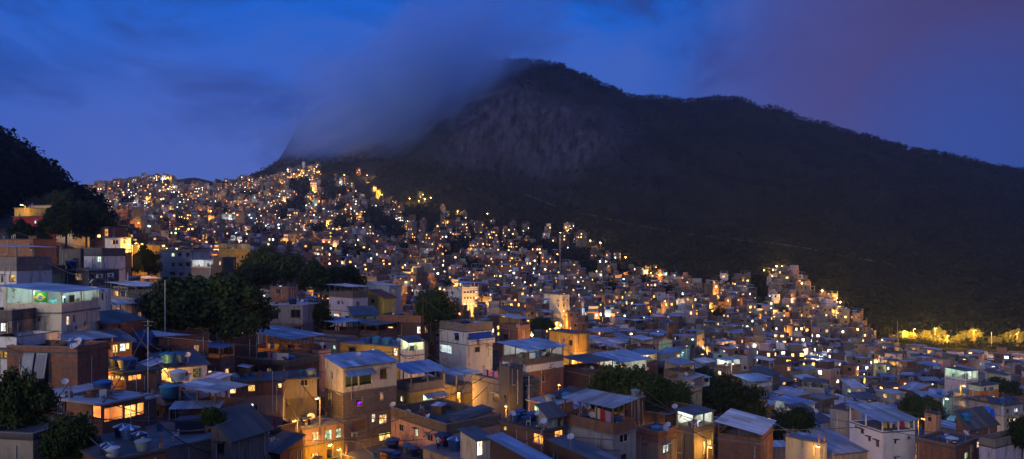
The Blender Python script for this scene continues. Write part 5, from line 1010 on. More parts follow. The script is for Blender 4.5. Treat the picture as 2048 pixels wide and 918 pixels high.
# white tank tower and far landmarks
t=thing('water_tower','small white water tower on the slope above the far town','water tower',ground_hit(608,342,700)); m=MB(); m.lathe([(2.2,-3),(2.2,8),(2.6,8.2),(2.6,11),(2.2,12),(0,12.4)],'white',16); m.build('tower_body',t)
m=MB()
for i in range(6): a=i*math.pi/3; m.box(math.cos(a)*2.61-.06,math.sin(a)*2.61-.06,8.2,math.cos(a)*2.61+.06,math.sin(a)*2.61+.06,13.2,'white')
m.build('railing',t)
# ------------------------------------------------------------------ town: nearer houses one by one, the rest as one mass
UBX=[100,165,200,290,350,420,480,540,610,700,745,790,880,960,1050,1150,1240,1262,1330,1400,1480,1550,1620,1660,1695,1760,1850,2048,2300]
UBY=[395,382,354,349,364,376,368,352,342,340,352,388,402,436,452,462,494,545,558,582,572,545,570,602,644,686,716,720,728]
LBX=[100,250,500,560,700,860,960,1060,1180,1260,1330,1400,1500,1700,1900,2300]
LBY=[300,300,300,255,225,225,225,210,185,170,165,150,138,130,132,132]
DARK=[(350,458,30,16),(600,378,26,20),(775,468,30,26),(692,455,26,14),(592,420,26,18),(745,445,24,22),(860,432,26,22),(1520,600,18,42),(640,470,22,16),(905,505,26,22),(700,520,40,12),(1090,500,26,12),(1330,600,24,14),(440,425,18,12),(980,560,30,10),(1220,590,22,12),(1440,640,20,12),(1660,660,16,10),(250,410,18,14),(820,350,50,20),(1150,520,34,16),(1060,505,22,14),(940,540,26,14),(820,500,26,14),(560,440,20,12),(500,395,18,10),(1390,610,22,12),(1580,640,20,14),(1180,545,24,10),(1290,575,20,10),(720,395,22,14),(660,400,16,14),(520,480,22,10),(390,470,16,10)]
FADE=[(700,1250)]
def indark(px,py): return any(((px-a)/c)**2+((py-b)/d)**2<1 for a,b,c,d in DARK)
def spot(x,y,r):
    px=CX+x/y*F
    if px<150 or px>2260: return None
    z=ground(x,y); py=HY-(z-CZ)/y*F; ub=np.interp(px,UBX,UBY)
    if py<ub: return None
    if 640<px<1262 and py<ub+120 and r.random()>((py-ub)/120)**1.4*.8+.05: return None
    elif py<ub+14 and r.random()<.4: return None
    if indark(px,py) and r.random()<.93: return None
    if y<np.interp(px,LBX,LBY): return None
    return px,py,z
rd=random.Random(21); cand=[]
SHK=[]; _t=0
while len(SHK)<46 and _t<6000:
    _t+=1; y=math.exp(rd.uniform(math.log(62),math.log(150))); px=rd.uniform(150,1500); x=(px-CX)/F*y; py=HY-(ground(x,y)-CZ)/y*F
    if not(560<py<900) or not all((x-a)**2+(y-b)**2>(1.5+c*.72)**2 for a,b,c in FOOT): continue
    if any(abs(px-a)<b and d<py<e for a,b,d,e in ((425,110,640,760),(1275,95,760,870),(1466,75,800,900),(1590,60,840,940))): continue
    W=rd.uniform(2.8,4.6); D=rd.uniform(2.8,4.4); m1=rd.choice(['brick','dark_brick','concrete','white','dark_concrete','grey_block','peach','pale_blue','bright_brick']); rf=rd.choice(['shed','flat','sheet'])
    nb=min(HH.values(),key=lambda h:(h['M'].translation.x-x)**2+(h['M'].translation.y-y)**2); nx_=CX+nb['C'][0]/nb['C'][1]*F
    nm={'brick':'brick','dark_brick':'dark brick','concrete':'concrete','white':'white','dark_concrete':'blackened','grey_block':'grey block','peach':'peach','pale_blue':'pale blue','bright_brick':'orange brick'}[m1]; rn={'shed':'sloping-roofed','flat':'flat-roofed','sheet':'sheet-shaded'}[rf]
    lb=' '.join((f"small {nm} {rn} shack {'left' if px<nx_ else 'right'} of "+nb['root']['label']).split()[:15]).rstrip(',')
    for e in (' with',' and',' its',' a',' the',' under',' of',' over',' in',' by',' on',' two',' three',' one',' high'): lb=lb.removesuffix(e)
    if any(s==lb for s in SHK): continue
    SHK.append(lb); th=R(rd.gauss(44,14) if px>450 else rd.gauss(66,10)); z=ground(x,y); zt=z+rd.uniform(2.4,4.2); zb=z-2.5
    C=(x-(W/2)*math.cos(th)+(D/2)*math.sin(th), y-(W/2)*math.sin(th)-(D/2)*math.cos(th)); sm=rd.choice(['sheet','blue_sheet','dark_sheet','pale_sheet'])
    holes=[(f,e*.3,e*.3+rd.uniform(.8,1.3),zt-1.7,zt-.75,rd.choice('ddwyhcw')) for f,e in (('R',W),('L',D)) if rd.random()<.75]
    roof={'shed':('shed',rd.uniform(.3,.9),sm,rd.choice('xy')),'flat':('flat',.3,rd.choice(['slab','dark_slab','pale_slab'])),'sheet':('sheet',dict(par=.8,eave=2.1,tilt=.4,mat=sm,over=.35,parmat=m1,light=(WARM,90) if rd.random()<.4 else None))}[rf]
    h=build_house(lb,C,th,W,D,zt,zb,[(None and 0 or zb,m1)],roof,holes,cat='shack',name='shack',seed=len(SHK),group='small shacks between the houses'); h['roofkind']=rf; extras(h,rf=='flat',rd)
print('shacks',len(SHK))
y=128.
while y<1180:
    pitch=6.6 if y<300 else 5.9
    x0=(140-CX)/F*y; x1=(2280-CX)/F*y; x=x0+rd.uniform(0,pitch)
    while x<x1:
        xx=x+rd.uniform(-1.3,1.3); yy=y+rd.uniform(-1.7,1.7); s=spot(xx,yy,rd)
        if s and rd.random()<.95: cand.append((xx,yy,s))
        x+=pitch*rd.uniform(.9,1.12)
    y+=pitch*(1.06 if y<300 else 1.25 if y<600 else 1.4)
def clear(x,y,r):
    return all((x-a)**2+(y-b)**2>(r+c*.8)**2 for a,b,c in FOOT)
ADJ=dict(brick='brick',bright_brick='orange brick',dark_brick='dark brick',grey_block='grey block',white='white',cream='cream',grey='grey',concrete='bare concrete',pink='pink',pale_blue='pale blue',beige='beige',peach='peach',mauve='mauve-white',yellow='yellow',pale_green='pale green',ochre='ochre',dark_grey='dark grey',dark_concrete='blackened concrete')
MIX=['brick']*5+['bright_brick']+['dark_brick']*8+['concrete']*4+['grey']*2+['grey_block']*5+['white']+['mauve']+['dark_concrete']*8+['pale_blue','peach','pink','yellow','pale_green','ochre','dark_grey']
LAND=[(470,500,'yellow building'),(345,530,'green-windowed block'),(928,590,'white four-storey block'),(1120,615,'beige tower'),(1318,695,'pink-cream house'),(1362,705,'cyan-lit house'),(1457,740,'lit brick terrace'),(1466,795,'round dark tree'),(1640,830,'black roof'),(1765,830,'white block'),(1804,735,'pale five-storey block'),(1945,755,'green lit bar'),(1968,790,'bright orange house'),(1907,803,'turquoise lit house'),(2020,825,'two-storey grey house at right'),(1870,672,'tallest golden tree'),(2003,700,'glaring round lamp'),(1945,675,'solitary golden tree'),(1520,610,'tall dark tree patch'),(1225,710,'pale-sheet house'),(1140,700,'orange alley house'),(1412,700,'pink small house'),(700,600,'mauve house'),(545,540,'broad dark tree'),(880,600,'tall dark tree'),(770,590,'red tile roof'),(1600,750,'middle of the right slope'),(1700,700,'right end of the hill houses'),(1550,690,'middle of the lit quarter'),(1250,650,'foot of the valley'),(1000,620,'centre of the valley'),(1180,660,'slope behind the utility pole')]
USED=set()
def mklabel(px,py,desc,r):
    d=sorted((((px-a)/1.)**2+((py-b)*1.6)**2,a,b,n) for a,b,n in LAND)
    for k in range(4):
        _,a,b,n=d[k]; dx=px-a; dy=(py-b)*1.6
        rel=('right of' if dx>0 else 'left of') if abs(dx)>abs(dy) else ('below' if dy>0 else 'above')
        for pre in ('','far ') if abs(dx)+abs(dy)>60 else ('',):
            lb=f'{desc} {pre}{rel} the {n}'
            if lb not in USED and len(lb.split())<=16: USED.add(lb); return lb
    return None
far=[]; NI=300-len(HH)-4; made=0; wc=0
cand.sort(key=lambda c:c[1])
STO={2:'two-storey',3:'three-storey',4:'four-storey'}
MIDL=[]
for x,y,(px,py,z) in cand:
    W=rd.uniform(4.,6.4); D=rd.uniform(4.,6.)
    if made>=NI or y>470 or px>2075 or (px>1730 and py<np.interp(px,UBX,UBY)+34): far.append((x,y,z,px,py)); continue
    if not clear(x,y,min(W,D)*.44): continue
    lb=None
    for _ in range(60):
        low=(860<px<1165 and y<320); st=2 if low else rd.choice([2,2,2,3,3,4]); m1=rd.choice(MIX); m2=m1 if rd.random()<.6 else rd.choice(MIX); rk=rd.choice(['flat','flat','parapet','sheet','sheet','shed'])
        sm=rd.choice(['sheet','blue_sheet','dark_sheet','pale_sheet','sheet']); lit=rd.choices(['d','w','h','c','y','g'],[2,5,3.5,2.5,4,1])[0]; nl=0 if lit=='d' else rd.choice([2,2,3,4])
        rn={'flat':'flat-roofed','parapet':'parapeted','sheet':f'sheet-terraced','shed':{'tile':'tiled'}.get(sm,'shed-roofed')}[rk]
        wn={'d':'unlit','w':'warm lit','h':'white lit','c':'cool lit','y':'yellow lit','g':'green lit'}[lit]
        desc=f"{STO[st]} {ADJ[m1]} {'and '+ADJ[m2]+' ' if m2!=m1 else ''}{rn} house, {wn},"
        lb=mklabel(px,py,desc,rd)
        if lb: break
    if not lb: far.append((x,y,z,px,py)); continue
    th=R(rd.gauss(40 if px<1400 else 34,16)); th=max(R(4),min(R(80),th))
    fh=2.55; zt=z+st*fh-rd.uniform(0,2.2)-(1.8 if low else 0); 
    C=(x-(W/2)*math.cos(th)+(D/2)*math.sin(th), y-(W/2)*math.sin(th)-(D/2)*math.cos(th))
    zb=z-3.5
    holes=[]; slots=[]
    for f,ext in (('R',W),('L',D)):
        n=2 if ext>5.5 else 1
        for fl in range(st):
            for i in range(n):
                if rd.random()<.34: continue
                u=ext*(i+.5)/n+rd.uniform(-.5,.5); ww=rd.uniform(.9,1.5); z0=zt-fh*(fl+1)+rd.uniform(.9,1.1); slots.append((f,max(.2,u-ww/2),min(ext-.2,u+ww/2),z0,z0+rd.uniform(.9,1.2)))
    rd.shuffle(slots); slots=slots[:6]
    for i,s in enumerate(slots): holes.append(s+(((lit if i<nl else ('m' if rd.random()<.15 else 'd')),)))
    if rd.random()<.25:
        f,ext=('R',W); holes.append((f,.25,.25+.8,zt-fh*1+.3,zt-fh*1+.85,'A')) if not any(h[0]=='R' and h[1]<1.2 for h in holes) else None
    roof={'flat':('flat',rd.choice([.1,.3,.4]),rd.choice(['slab','dark_slab','pale_slab'])),'parapet':('parapet',rd.uniform(.5,1.2),rd.choice([m1,'concrete','brick'])),
          'sheet':('sheet',dict(par=rd.choice([0,.8,.95]),eave=rd.uniform(2.1,2.6),tilt=rd.uniform(.2,.9),mat=sm,over=rd.uniform(.2,.6),parmat=rd.choice([m1,'white','brick']),light=((lambda c:(c,rd.uniform(60,260)))(rd.choice([WARM,WHT,COOL,(1,.9,.75)])) if rd.random()<.22 else None),back='white' if rd.random()<.5 else False)),'shed':('shed',rd.uniform(.5,1.4),sm,rd.choice('xy'))}[rk]
    bands=[(zt-fh,m2),(zt-2*fh,m1),(None,m1)] if m2!=m1 else [(zt-fh,m1),(zt-2*fh,m1),(None,m1)]
    bands=[(b if b else zb,m) for b,m in bands if not b or b>zb+.3]
    h=build_house(lb,C,th,W,D,zt,zb,bands,roof,holes,detail=False,sharedwin=True,seed=made,group='houses of the middle distance'); made+=1; MIDL.append((h,px,py,rk,lb))
print('mid houses',made,'far',len(far), 'cut at y', round(y))
TL=0
for h,px,py,rk,lb in MIDL:
    if rk in('flat','parapet') and rd.random()<.5 and TL<70:
        q=h['M']@Vector((rd.uniform(.9,h['W']-.9),rd.uniform(.9,h['D']-.9),0)); q.z=h['z']; TL+=1
        mt,cn=rd.choice([('tank','blue'),('tank_light','light blue'),('tank_dark','navy'),('tank_grey','grey')])
        where=lb.split(', ')[1].split(',')[-1].split(' lit ')[-1].replace('unlit','').strip() if False else lb.split(',')[-1].strip()
        for k in ('','small ','large ','round ','squat '):
            where=' '.join(lb.replace('-roofed','').split(', ')[-1].split()) if ',' in lb else ''
            tl=f"{k}{cn} tank on the {lb.split(' ')[0]} {lb.split(' ')[1]} house {where.replace('lit ','',1) if where.startswith('lit ') else where}"
            if len(tl.split())<=16 and tl not in USED: break
        USED.add(tl); tank(q,{'small ':1.1,'large ':1.8}.get(k,1.4),tl,mt,False)
# distant mass
FM=['brick','bright_brick','dark_brick','concrete','grey','grey_block','white','cream','mauve','beige','dark_concrete','pale_blue','peach','pink','yellow','pale_green']
PRB=[7,2.5,15,4,2.5,6,.8,.4,1,.6,14,.5,.5,.4,.3,.4]  # weights lean dark: the far town's weaker light is put into wall colour
SL=['sheet','blue_sheet','dark_sheet','slab','dark_slab','pale_slab','pale_sheet']; WL=['far_warm','far_yellow','far_white','far_cool','far_green','far_orange','glass','far_dim']
fmats=FM+SL+WL; fix={m:i for i,m in enumerate(fmats)}
FV=[]; FI=[]
def fq(a,b,c,d,m): FV.extend((a,b,c,d)); FI.append(fix[m])
def fbox(cx,cy,z0,z1,w,d,ca,sa,m,mt):
    p=[(cx+ca*u-sa*v,cy+sa*u+ca*v) for u,v in ((-w/2,-d/2),(w/2,-d/2),(w/2,d/2),(-w/2,d/2))]
    for i in range(4):
        j=(i+1)%4; fq((*p[i],z0),(*p[j],z0),(*p[j],z1),(*p[i],z1),m)
    fq(*[(*q,z1) for q in p],mt)
    return p
LAMPS=[]
r=random.Random(77)
for x,y,z,px,py in far:
    if not clear(x,y,2.2): continue
    w=r.uniform(3.6,5.9); d=r.uniform(3.6,5.8); th=R(r.gauss(30,26)); ca,sa=math.cos(th),math.sin(th); st=r.choice([2,2,3,3,4]); hgt=st*2.55-r.uniform(0,2)
    edge=px>1730 and py<np.interp(px,UBX,UBY)+34
    if edge: hgt=min(hgt,4.2); st=1
    if r.random()<.012 and px<1700: hgt+=7; w*=1.3
    m=r.choices(FM,PRB)[0]; fbox(x,y,z-4,z+hgt,w,d,ca,sa,m,r.choice(['slab','dark_slab','dark_slab','slab','pale_slab']))
    q=r.random() if not edge else .9
    if q<.38:   # roof room or terrace
        s=r.uniform(.45,.8); fbox(x+r.uniform(-1,1)*ca,y+r.uniform(0,1),z+hgt+.003,z+hgt+2.3,w*s,d*s,ca,sa,r.choices(FM,PRB)[0],r.choice(SL))
    elif q<.72: # sheet on posts
        zz=z+hgt+2.2; t=r.uniform(-.5,.7); mt=r.choice(['sheet','sheet','dark_sheet','blue_sheet','pale_sheet','dark_sheet'])
        a=[(x+ca*u*w*.54-sa*v*d*.54,y+sa*u*w*.54+ca*v*d*.54,zz+(t if v>0 else 0)) for u,v in ((-1,-1),(1,-1),(1,1),(-1,1))]; fq(*a,mt)
        for (u,v) in ((-1,-1),(1,-1),(1,1),(-1,1)):
            fbox(x+ca*u*w*.46-sa*v*d*.46,y+sa*u*w*.46+ca*v*d*.46,z+hgt+.004,zz-.05,.2,.2,ca,sa,'concrete','slab')
        fbox(x-sa*(-d*.48),y+ca*(-d*.48),z+hgt+.004,z+hgt+.9,w*.96,.15,ca,sa,m,'slab')
    if r.random()<.45:
        tx=x+r.uniform(-1.6,1.6); ty=y+r.uniform(-1.6,1.6); fbox(tx,ty,z+hgt+.006,z+hgt+1.1,1.2,1.2,ca,sa,'pale_blue','blue_sheet')
    nz1=float(fbm(np.array([x/55.+3]),np.array([y/70.]),3)[0]); nz2=float(fbm(np.array([x/90.+31]),np.array([y/90.+8]),2)[0])
    litp=min(.85,max(.12,(.42 if y<700 else .5)+nz1*1.7))
    if px<760: litp+=.06
    hl=r.choices(['far_warm','far_yellow','far_white','far_cool','far_green','far_orange'],[5,5,2.6,1.8+max(0,-nz2)*16,.4,6+max(0,nz2)*40])[0]
    for f in (0,1):
        ext=w if f==0 else d
        for fl in range(st):
            n=1 if ext<4.8 else 2
            for i in range(n):
                if r.random()<.36: continue
                u=ext*((i+.5)/n-.5)+r.uniform(-.5,.5); ww=r.uniform(.7,1.4); z0=z+hgt-2.7*(fl+1)+.95; hh_=r.uniform(.8,1.2); e=.03
                if f==0: g=lambda a:(x+ca*a+sa*(d/2+e),y+sa*a-ca*(d/2+e))
                else: g=lambda a:(x-ca*(w/2+e)-sa*(-a),y-sa*(w/2+e)+ca*(-a))
                a,b=g(u-ww/2),g(u+ww/2)
                mt='glass'
                if r.random()<litp: mt=hl if r.random()<.75 else 'far_dim'
                fq((*a,z0),(*b,z0),(*b,z0+hh_),(*a,z0+hh_),mt)
    if r.random()<.06: LAMPS.append((x-sa*(-d/2-1.4),y-d/2-1.6,z+r.uniform(2.2,4.5)))
me=bpy.data.meshes.new('distant_houses'); quads(me,np.array(FV),np.array(FI))
for m in fmats: me.materials.append(MATS[m])
uv=me.uv_layers.new(name='UVMap'); V=np.array(FV); co=np.stack([V[:,0]*.7+V[:,1]*.7,V[:,2]],1).astype(np.float32)
if len(uv.data)==len(V): uv.data.foreach_set('uv',co.ravel())
o=link('distant_houses',me); tag(o,'dense mass of small far houses covering the hillside, speckled with lit windows','houses',None,'stuff')
print('far faces',len(FI),'lamps',len(LAMPS))
# far street lamps: each a small lamp with a real light
lm=MB(); lm.tube((0,0,-4),(0,0,0),.12,.09,'concrete',5); lm.lathe([(0,-.45),(.36,-.3),(.48,0),(.36,.3),(0,.45)],'tower_lit',8); lme=lm.mesh('street_lamp')
lm=MB(); lm.tube((0,0,-4),(0,0,0),.12,.09,'concrete',5); lm.lathe([(0,-.32),(.26,-.2),(.34,0),(.26,.2),(0,.32)],'lens_cool',8); lmc=lm.mesh('street_lamp')
extra=[(545,398),(552,395),(600,352),(615,350),(570,385),(380,400),(400,372),(395,378),(695,470),(705,440),(775,500),(850,400),(862,398),(838,404),(1310,540),(1318,548),(1300,552),(1525,548),(1550,540),(1560,540),(1600,575),(1640,590),(1668,605),(1676,612),(1410,575),(1425,572),(1250,520),(1165,480),(1200,490),(1180,486),(640,345),(690,352),(735,352),(760,395),(765,392),(640,405),(1535,650),(1545,645),(1475,570),(1120,470),(1040,540),(1150,575),(1165,570),(820,400),(916,425),(975,430)]
r2=random.Random(8); allL=[(Vector(l),None) for l in LAMPS]
for px,py in extra:
    g=ground_hit(px,py+6,330); allL.append((g+Vector((0,-3,4.5)),1))
for h,px,py,rk,lb in MIDL:
    if r2.random()<.13: q=h['M']@Vector((h['W']*.5,-1.2,0)); q.z=h['z']-r2.uniform(2.5,4.5); allL.append((q,2))
allL.sort(key=lambda e:-(e[1] or 0)); _hd=[e for e in allL if e[1]]; _tl=[e for e in allL if not e[1]]; r2.shuffle(_tl); allL=_hd+_tl; restL=allL[250:680]; allL=allL[:250]
if restL:
    A_=[]
    for l,ex in restL:
        s_=.42
        for q in (((-s_,0,0),(0,-s_,0),(0,0,s_)),((0,-s_,0),(s_,0,0),(0,0,s_)),((s_,0,0),(0,s_,0),(0,0,s_)),((0,s_,0),(-s_,0,0),(0,0,s_)),((0,-s_,0),(-s_,0,0),(0,0,-s_)),((s_,0,0),(0,-s_,0),(0,0,-s_)),((0,s_,0),(s_,0,0),(0,0,-s_)),((-s_,0,0),(0,s_,0),(0,0,-s_))): A_+= [tuple(l+Vector(v)) for v in q]+[tuple(l+Vector(q[2]))]
        light(l+Vector((0,-.7,0)),SOD if r2.random()<.85 else (.8,.95,1),r2.uniform(6000,20000),.3)
    m=MB()
    for k in range(0,len(A_),4): m.face(A_[k:k+3],'tower_lit',[(0,0)]*3)
    tag(m.build('distant_street_lamps'),'scattered sparks of the remaining far street lamps','street lamps',None,'stuff')
for i,(l,ex) in enumerate(allL):
    cool=(not ex) and r2.random()<.2
    o=link('street_lamp',lmc if cool else lme,None,l)
    tag(o,'tiny cold white lamp among the far hillside houses' if cool else ('small orange street lamp among the middle-distance houses' if ex==2 else 'tiny orange street lamp among the far hillside houses'),'street lamp','cold far lamps' if cool else 'orange lamps of the middle distance' if ex==2 else 'orange far lamps')
    light((0,-.6,0),(.75,.95,1) if cool else SOD,(r2.uniform(700,2200) if ex==2 else r2.uniform(6000,22000)*(1.5 if ex else 1))*(.4 if cool else 1),.3,o)
# ------------------------------------------------------------------ ground
for cxx,cyy,th,W,D,zb in CUTS:
    if cyy>200: continue
    c,s=math.cos(th),math.sin(th); dx=GX-cxx; dy=GY-cyy; u=dx*c+dy*s; v=-dx*s+dy*c
    msk=(u>-2.5)&(u<W+2.5)&(v>-2.5)&(v<D+2.5); TZ=np.where(msk,np.minimum(TZ,zb-CZ),TZ)
nx,ny=GX.shape; V=np.stack([GX,GY,TZ+CZ],-1).reshape(-1,3)
ii,kk=np.meshgrid(np.arange(nx-1),np.arange(ny-1),indexing='ij'); a=(ii*ny+kk).ravel(); Fq=np.stack([a,a+ny,a+ny+1,a+1],1)
me=bpy.data.meshes.new('terrain'); me.vertices.add(len(V)); me.vertices.foreach_set('co',V.astype(np.float32).ravel())
n=len(Fq); me.loops.add(4*n); me.loops.foreach_set('vertex_index',Fq.astype(np.int32).ravel()); me.polygons.add(n)
me.polygons.foreach_set('loop_start',np.arange(0,4*n,4,dtype=np.int32)); me.polygons.foreach_set('loop_total',np.full(n,4,dtype=np.int32)); me.polygons.foreach_set('use_smooth',np.ones(n,bool)); me.update(calc_edges=True)
m,t=nt('mountain_ground'); b=principled(t,.95,.0); g=N(t,'ShaderNodeNewGeometry'); pos=g.outputs['Position']; sep=N(t,'ShaderNodeSeparateXYZ'); L(t,g.outputs['Normal'],sep.inputs[0])
st_=noise(t,mapping(t,pos,(.12,.12,.006)),1.,7,.68,.15); big=noise(t,pos,.012,5,.6); fine=noise(t,pos,.25,5,.7)
rock=mixc(t,ramp(t,st_,.36,.66),(.005,.006,.013),(.05,.053,.09)); rock=mixc(t,ramp(t,big,.5,.72,0,.75),rock,(.015,.015,.018)); rock=mixc(t,ramp(t,fine,.5,.72,0,.45),rock,(.02,.022,.024))
wood=mixc(t,ramp(t,big,.35,.65),(.006,.008,.006),(.013,.015,.009)); wood=mixc(t,ramp(t,fine,.4,.65,0,.7),wood,(.012,.016,.01))
mr=N(t,'ShaderNodeMath',operation='ADD'); L(t,ramp(t,sep.outputs[2],.52,.74,1,0),mr.inputs[0]); L(t,ramp(t,big,.4,.62,-.45,.2),mr.inputs[1]); rg=N(t,'ShaderNodeSeparateXYZ'); L(t,pos,rg.inputs[0]); mr2=N(t,'ShaderNodeMath',operation='ADD'); L(t,mr.outputs[0],mr2.inputs[0]); zz=N(t,'ShaderNodeMath',operation='MULTIPLY'); L(t,ramp(t,rg.outputs[0],170,230,1,0),zz.inputs[0]); L(t,ramp(t,rg.outputs[2],130,165,-.3,.42),zz.inputs[1]); L(t,zz.outputs[0],mr2.inputs[1]); mr=mr2; cl=N(t,'ShaderNodeClamp'); L(t,mr.outputs[0],cl.inputs[0])
sp=N(t,'ShaderNodeSeparateXYZ'); L(t,pos,sp.inputs[0]); nr=ramp(t,sp.outputs[1],250,385)
dirt=mixc(t,ramp(t,fine,.4,.65),(.05,.042,.035),(.11,.09,.075))
L(t,mixc(t,nr,dirt,mixc(t,cl.outputs[0],wood,rock)),b.inputs['Base Color']); bump(t,b,st_,.6,5.)
me.materials.append(m); link('terrain',me)['kind']='structure'
nz=np.zeros_like(TZ); gy=np.gradient(TZ,axis=1)/np.gradient(GY,axis=1); 
# ------------------------------------------------------------------ forest: crowns of small leaf faces over the slopes
def slope_at(x,y): return (ground(x,y+6)-ground(x,y-6))/12
fr=random.Random(3); pts=[]
def addf(x,y,s): pts.append((x,y,ground(x,y),s))
NT=0
for _ in range(90000):
    y=math.exp(fr.uniform(math.log(395),math.log(1230))); px=fr.uniform(430,2230); x=(px-CX)/F*y
    z=ground(x,y); py=HY-(z-CZ)/y*F; ub=np.interp(px,UBX,UBY)
    ind=indark(px,py)
    if py>ub+6 and not ind:
        if not(640<px<1262 and py<ub+80 and fr.random()<.4) and fr.random()>.02: continue
    sl=slope_at(x,y)
    if sl>1.15 and fr.random()<.95: continue
    if 770<px<1240 and 190<py<330 and fr.random()<.97: continue
    if 1000<px<1260 and 330<=py<430 and fr.random()<.5: continue
    if sl>.8 and fr.random()<.35: continue
    if fbm(np.array([x/60]),np.array([y/60]),3)[0]>.16 and fr.random()<.7: continue
    pts.append((x,y,z,fr.uniform(2.2,4.8)*(1.25 if fr.random()<.1 else 1))); NT+=1
    if NT>21000: break
for _ in range(9000):   # wooded hill on the left
    y=math.exp(fr.uniform(math.log(172),math.log(360))); px=fr.uniform(-260,205); x=(px-CX)/F*y; z=ground(x,y); py=HY-(z-CZ)/y*F
    if py>np.interp(px,[-260,0,60,110,165,205],[520,440,402,410,445,470])-6: continue
    pts.append((x,y,z,fr.choice([1.8,2.6,3.2,4.2,6.5])*fr.uniform(.85,1.15)));
    if len(pts)>NT+2600: break
for a_,b_,c_,d_ in DARK:
    for _ in range(int(c_*d_/14)):
        an=fr.uniform(0,6.3); rr=fr.random()**.5; g_=ground_hit(a_+c_*rr*math.cos(an),b_+d_*rr*math.sin(an),280)
        pts.append((g_.x,g_.y,g_.z,fr.uniform(2.6,4.6)))
for px in np.arange(1766,2240,4.5):
    for yy in (403,410,418,426,383,386,389):
        if yy<390 and fr.random()<.25: continue
        x=(px+fr.uniform(-3,3)-CX)/F*yy; pts.append((x,yy,ground(x,yy)-.6,fr.uniform(1.2,2.9)))
for px in np.arange(1040,2080,3.2):     # taller crowns breaking the skyline
    ys=np.linspace(900,1260,60); pyv=[HY-(ground((px-CX)/F*q,q)-CZ)/q*F for q in ys]; k=int(np.argmin(pyv)); q=ys[k]
    if fr.random()<.75: pts.append(((px-CX)/F*q,q,ground((px-CX)/F*q,q),fr.uniform(2.5,5.2)))
for px in np.arange(470,600,3.):
    ys=np.linspace(900,1200,40); pyv=[HY-(ground((px-CX)/F*q,q)-CZ)/q*F for q in ys]; k=int(np.argmin(pyv)); q=ys[k]; pts.append(((px-CX)/F*q,q,ground((px-CX)/F*q,q),fr.uniform(2.5,5)))
A=np.array(pts); nl=np.where(A[:,1]<400,60,17); idx=np.repeat(np.arange(len(A)),nl); n=len(idx); C_=A[idx]
d=rng.normal(size=(n,3)); d/=np.linalg.norm(d,axis=1)[:,None]; rad=C_[:,3]*(.35+.65*rng.random(n)**.5)
pos=C_[:,:3]+d*rad[:,None]*np.array([1,1,.85])+np.stack([0*rad,0*rad,C_[:,3]*.85],1)
nr=d+rng.normal(size=(n,3))*.5+np.array([0,0,.4]); nr/=np.linalg.norm(nr,axis=1)[:,None]; u=np.cross(nr,rng.normal(size=(n,3))); u/=np.linalg.norm(u,axis=1)[:,None]; w=np.cross(nr,u)
s=np.where(C_[:,1]<400,.4,.78)*(.6+.8*rng.random(n))*(C_[:,3]/3.4); a=u*s[:,None]*1.2; b_=w*s[:,None]*.8
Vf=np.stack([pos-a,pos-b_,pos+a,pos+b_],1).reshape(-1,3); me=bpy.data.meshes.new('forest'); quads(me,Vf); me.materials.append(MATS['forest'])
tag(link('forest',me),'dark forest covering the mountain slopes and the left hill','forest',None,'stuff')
print('forest crowns',len(A),'quads',n)
# wall path across the slope
m=MB(); ptsp=[(1050,396),(1090,412),(1130,427),(1200,443),(1260,457),(1340,472),(1420,483),(1500,493),(1560,499),(1620,508),(1680,521),(1750,533),(1820,547)]; pv=None
for (p0,p1) in zip(ptsp,ptsp[1:]):
    for i in range(6):
        px=p0[0]+(p1[0]-p0[0])*i/6; py=p0[1]+(p1[1]-p0[1])*i/6; g_=ground_hit(px,py,480)
        if pv and (g_-pv).length<60: m.tube(pv+Vector((0,-1,4.4)),g_+Vector((0,-1,4.2)),.38,.38,'dark_concrete',5)
        pv=g_
m.build('path')['kind']='structure'
# road at the hill foot on the right
m=MB(); pv=None
for px in range(1770,2240,12):
    y=398; x=(px-CX)/F*y; q=Vector((x,y,max(ground(x,y-4),ground(x,y+4))+.25))
    if pv: m.face([pv+Vector((0,-4,0)),q+Vector((0,-4,0)),q+Vector((0,4,0)),pv+Vector((0,4,0))],'dark_slab'); m.box(pv.x,pv.y-4.3,pv.z-2,q.x,pv.y-4.02,pv.z+.9,'dark_brick')
    pv=q
m.build('road')['kind']='structure'
# ------------------------------------------------------------------ sky, sun, air, camera
w=bpy.data.worlds.new('World'); scene.world=w; w.use_nodes=True; t=w.node_tree; t.nodes.clear()
out=N(t,'ShaderNodeOutputWorld'); bg=N(t,'ShaderNodeBackground'); L(t,bg.outputs[0],out.inputs[0])
SUN_EL,SUN_AZ=R(9.),R(205)
sky=N(t,'ShaderNodeTexSky',sky_type='NISHITA'); sky.sun_disc=False; sky.sun_elevation=SUN_EL; sky.sun_rotation=SUN_AZ; sky.air_density=1.; sky.dust_density=.6; sky.ozone_density=4.
tc=N(t,'ShaderNodeTexCoord').outputs['Generated']; sp=N(t,'ShaderNodeSeparateXYZ'); L(t,tc,sp.inputs[0]); X_,Y_,Z_=sp.outputs
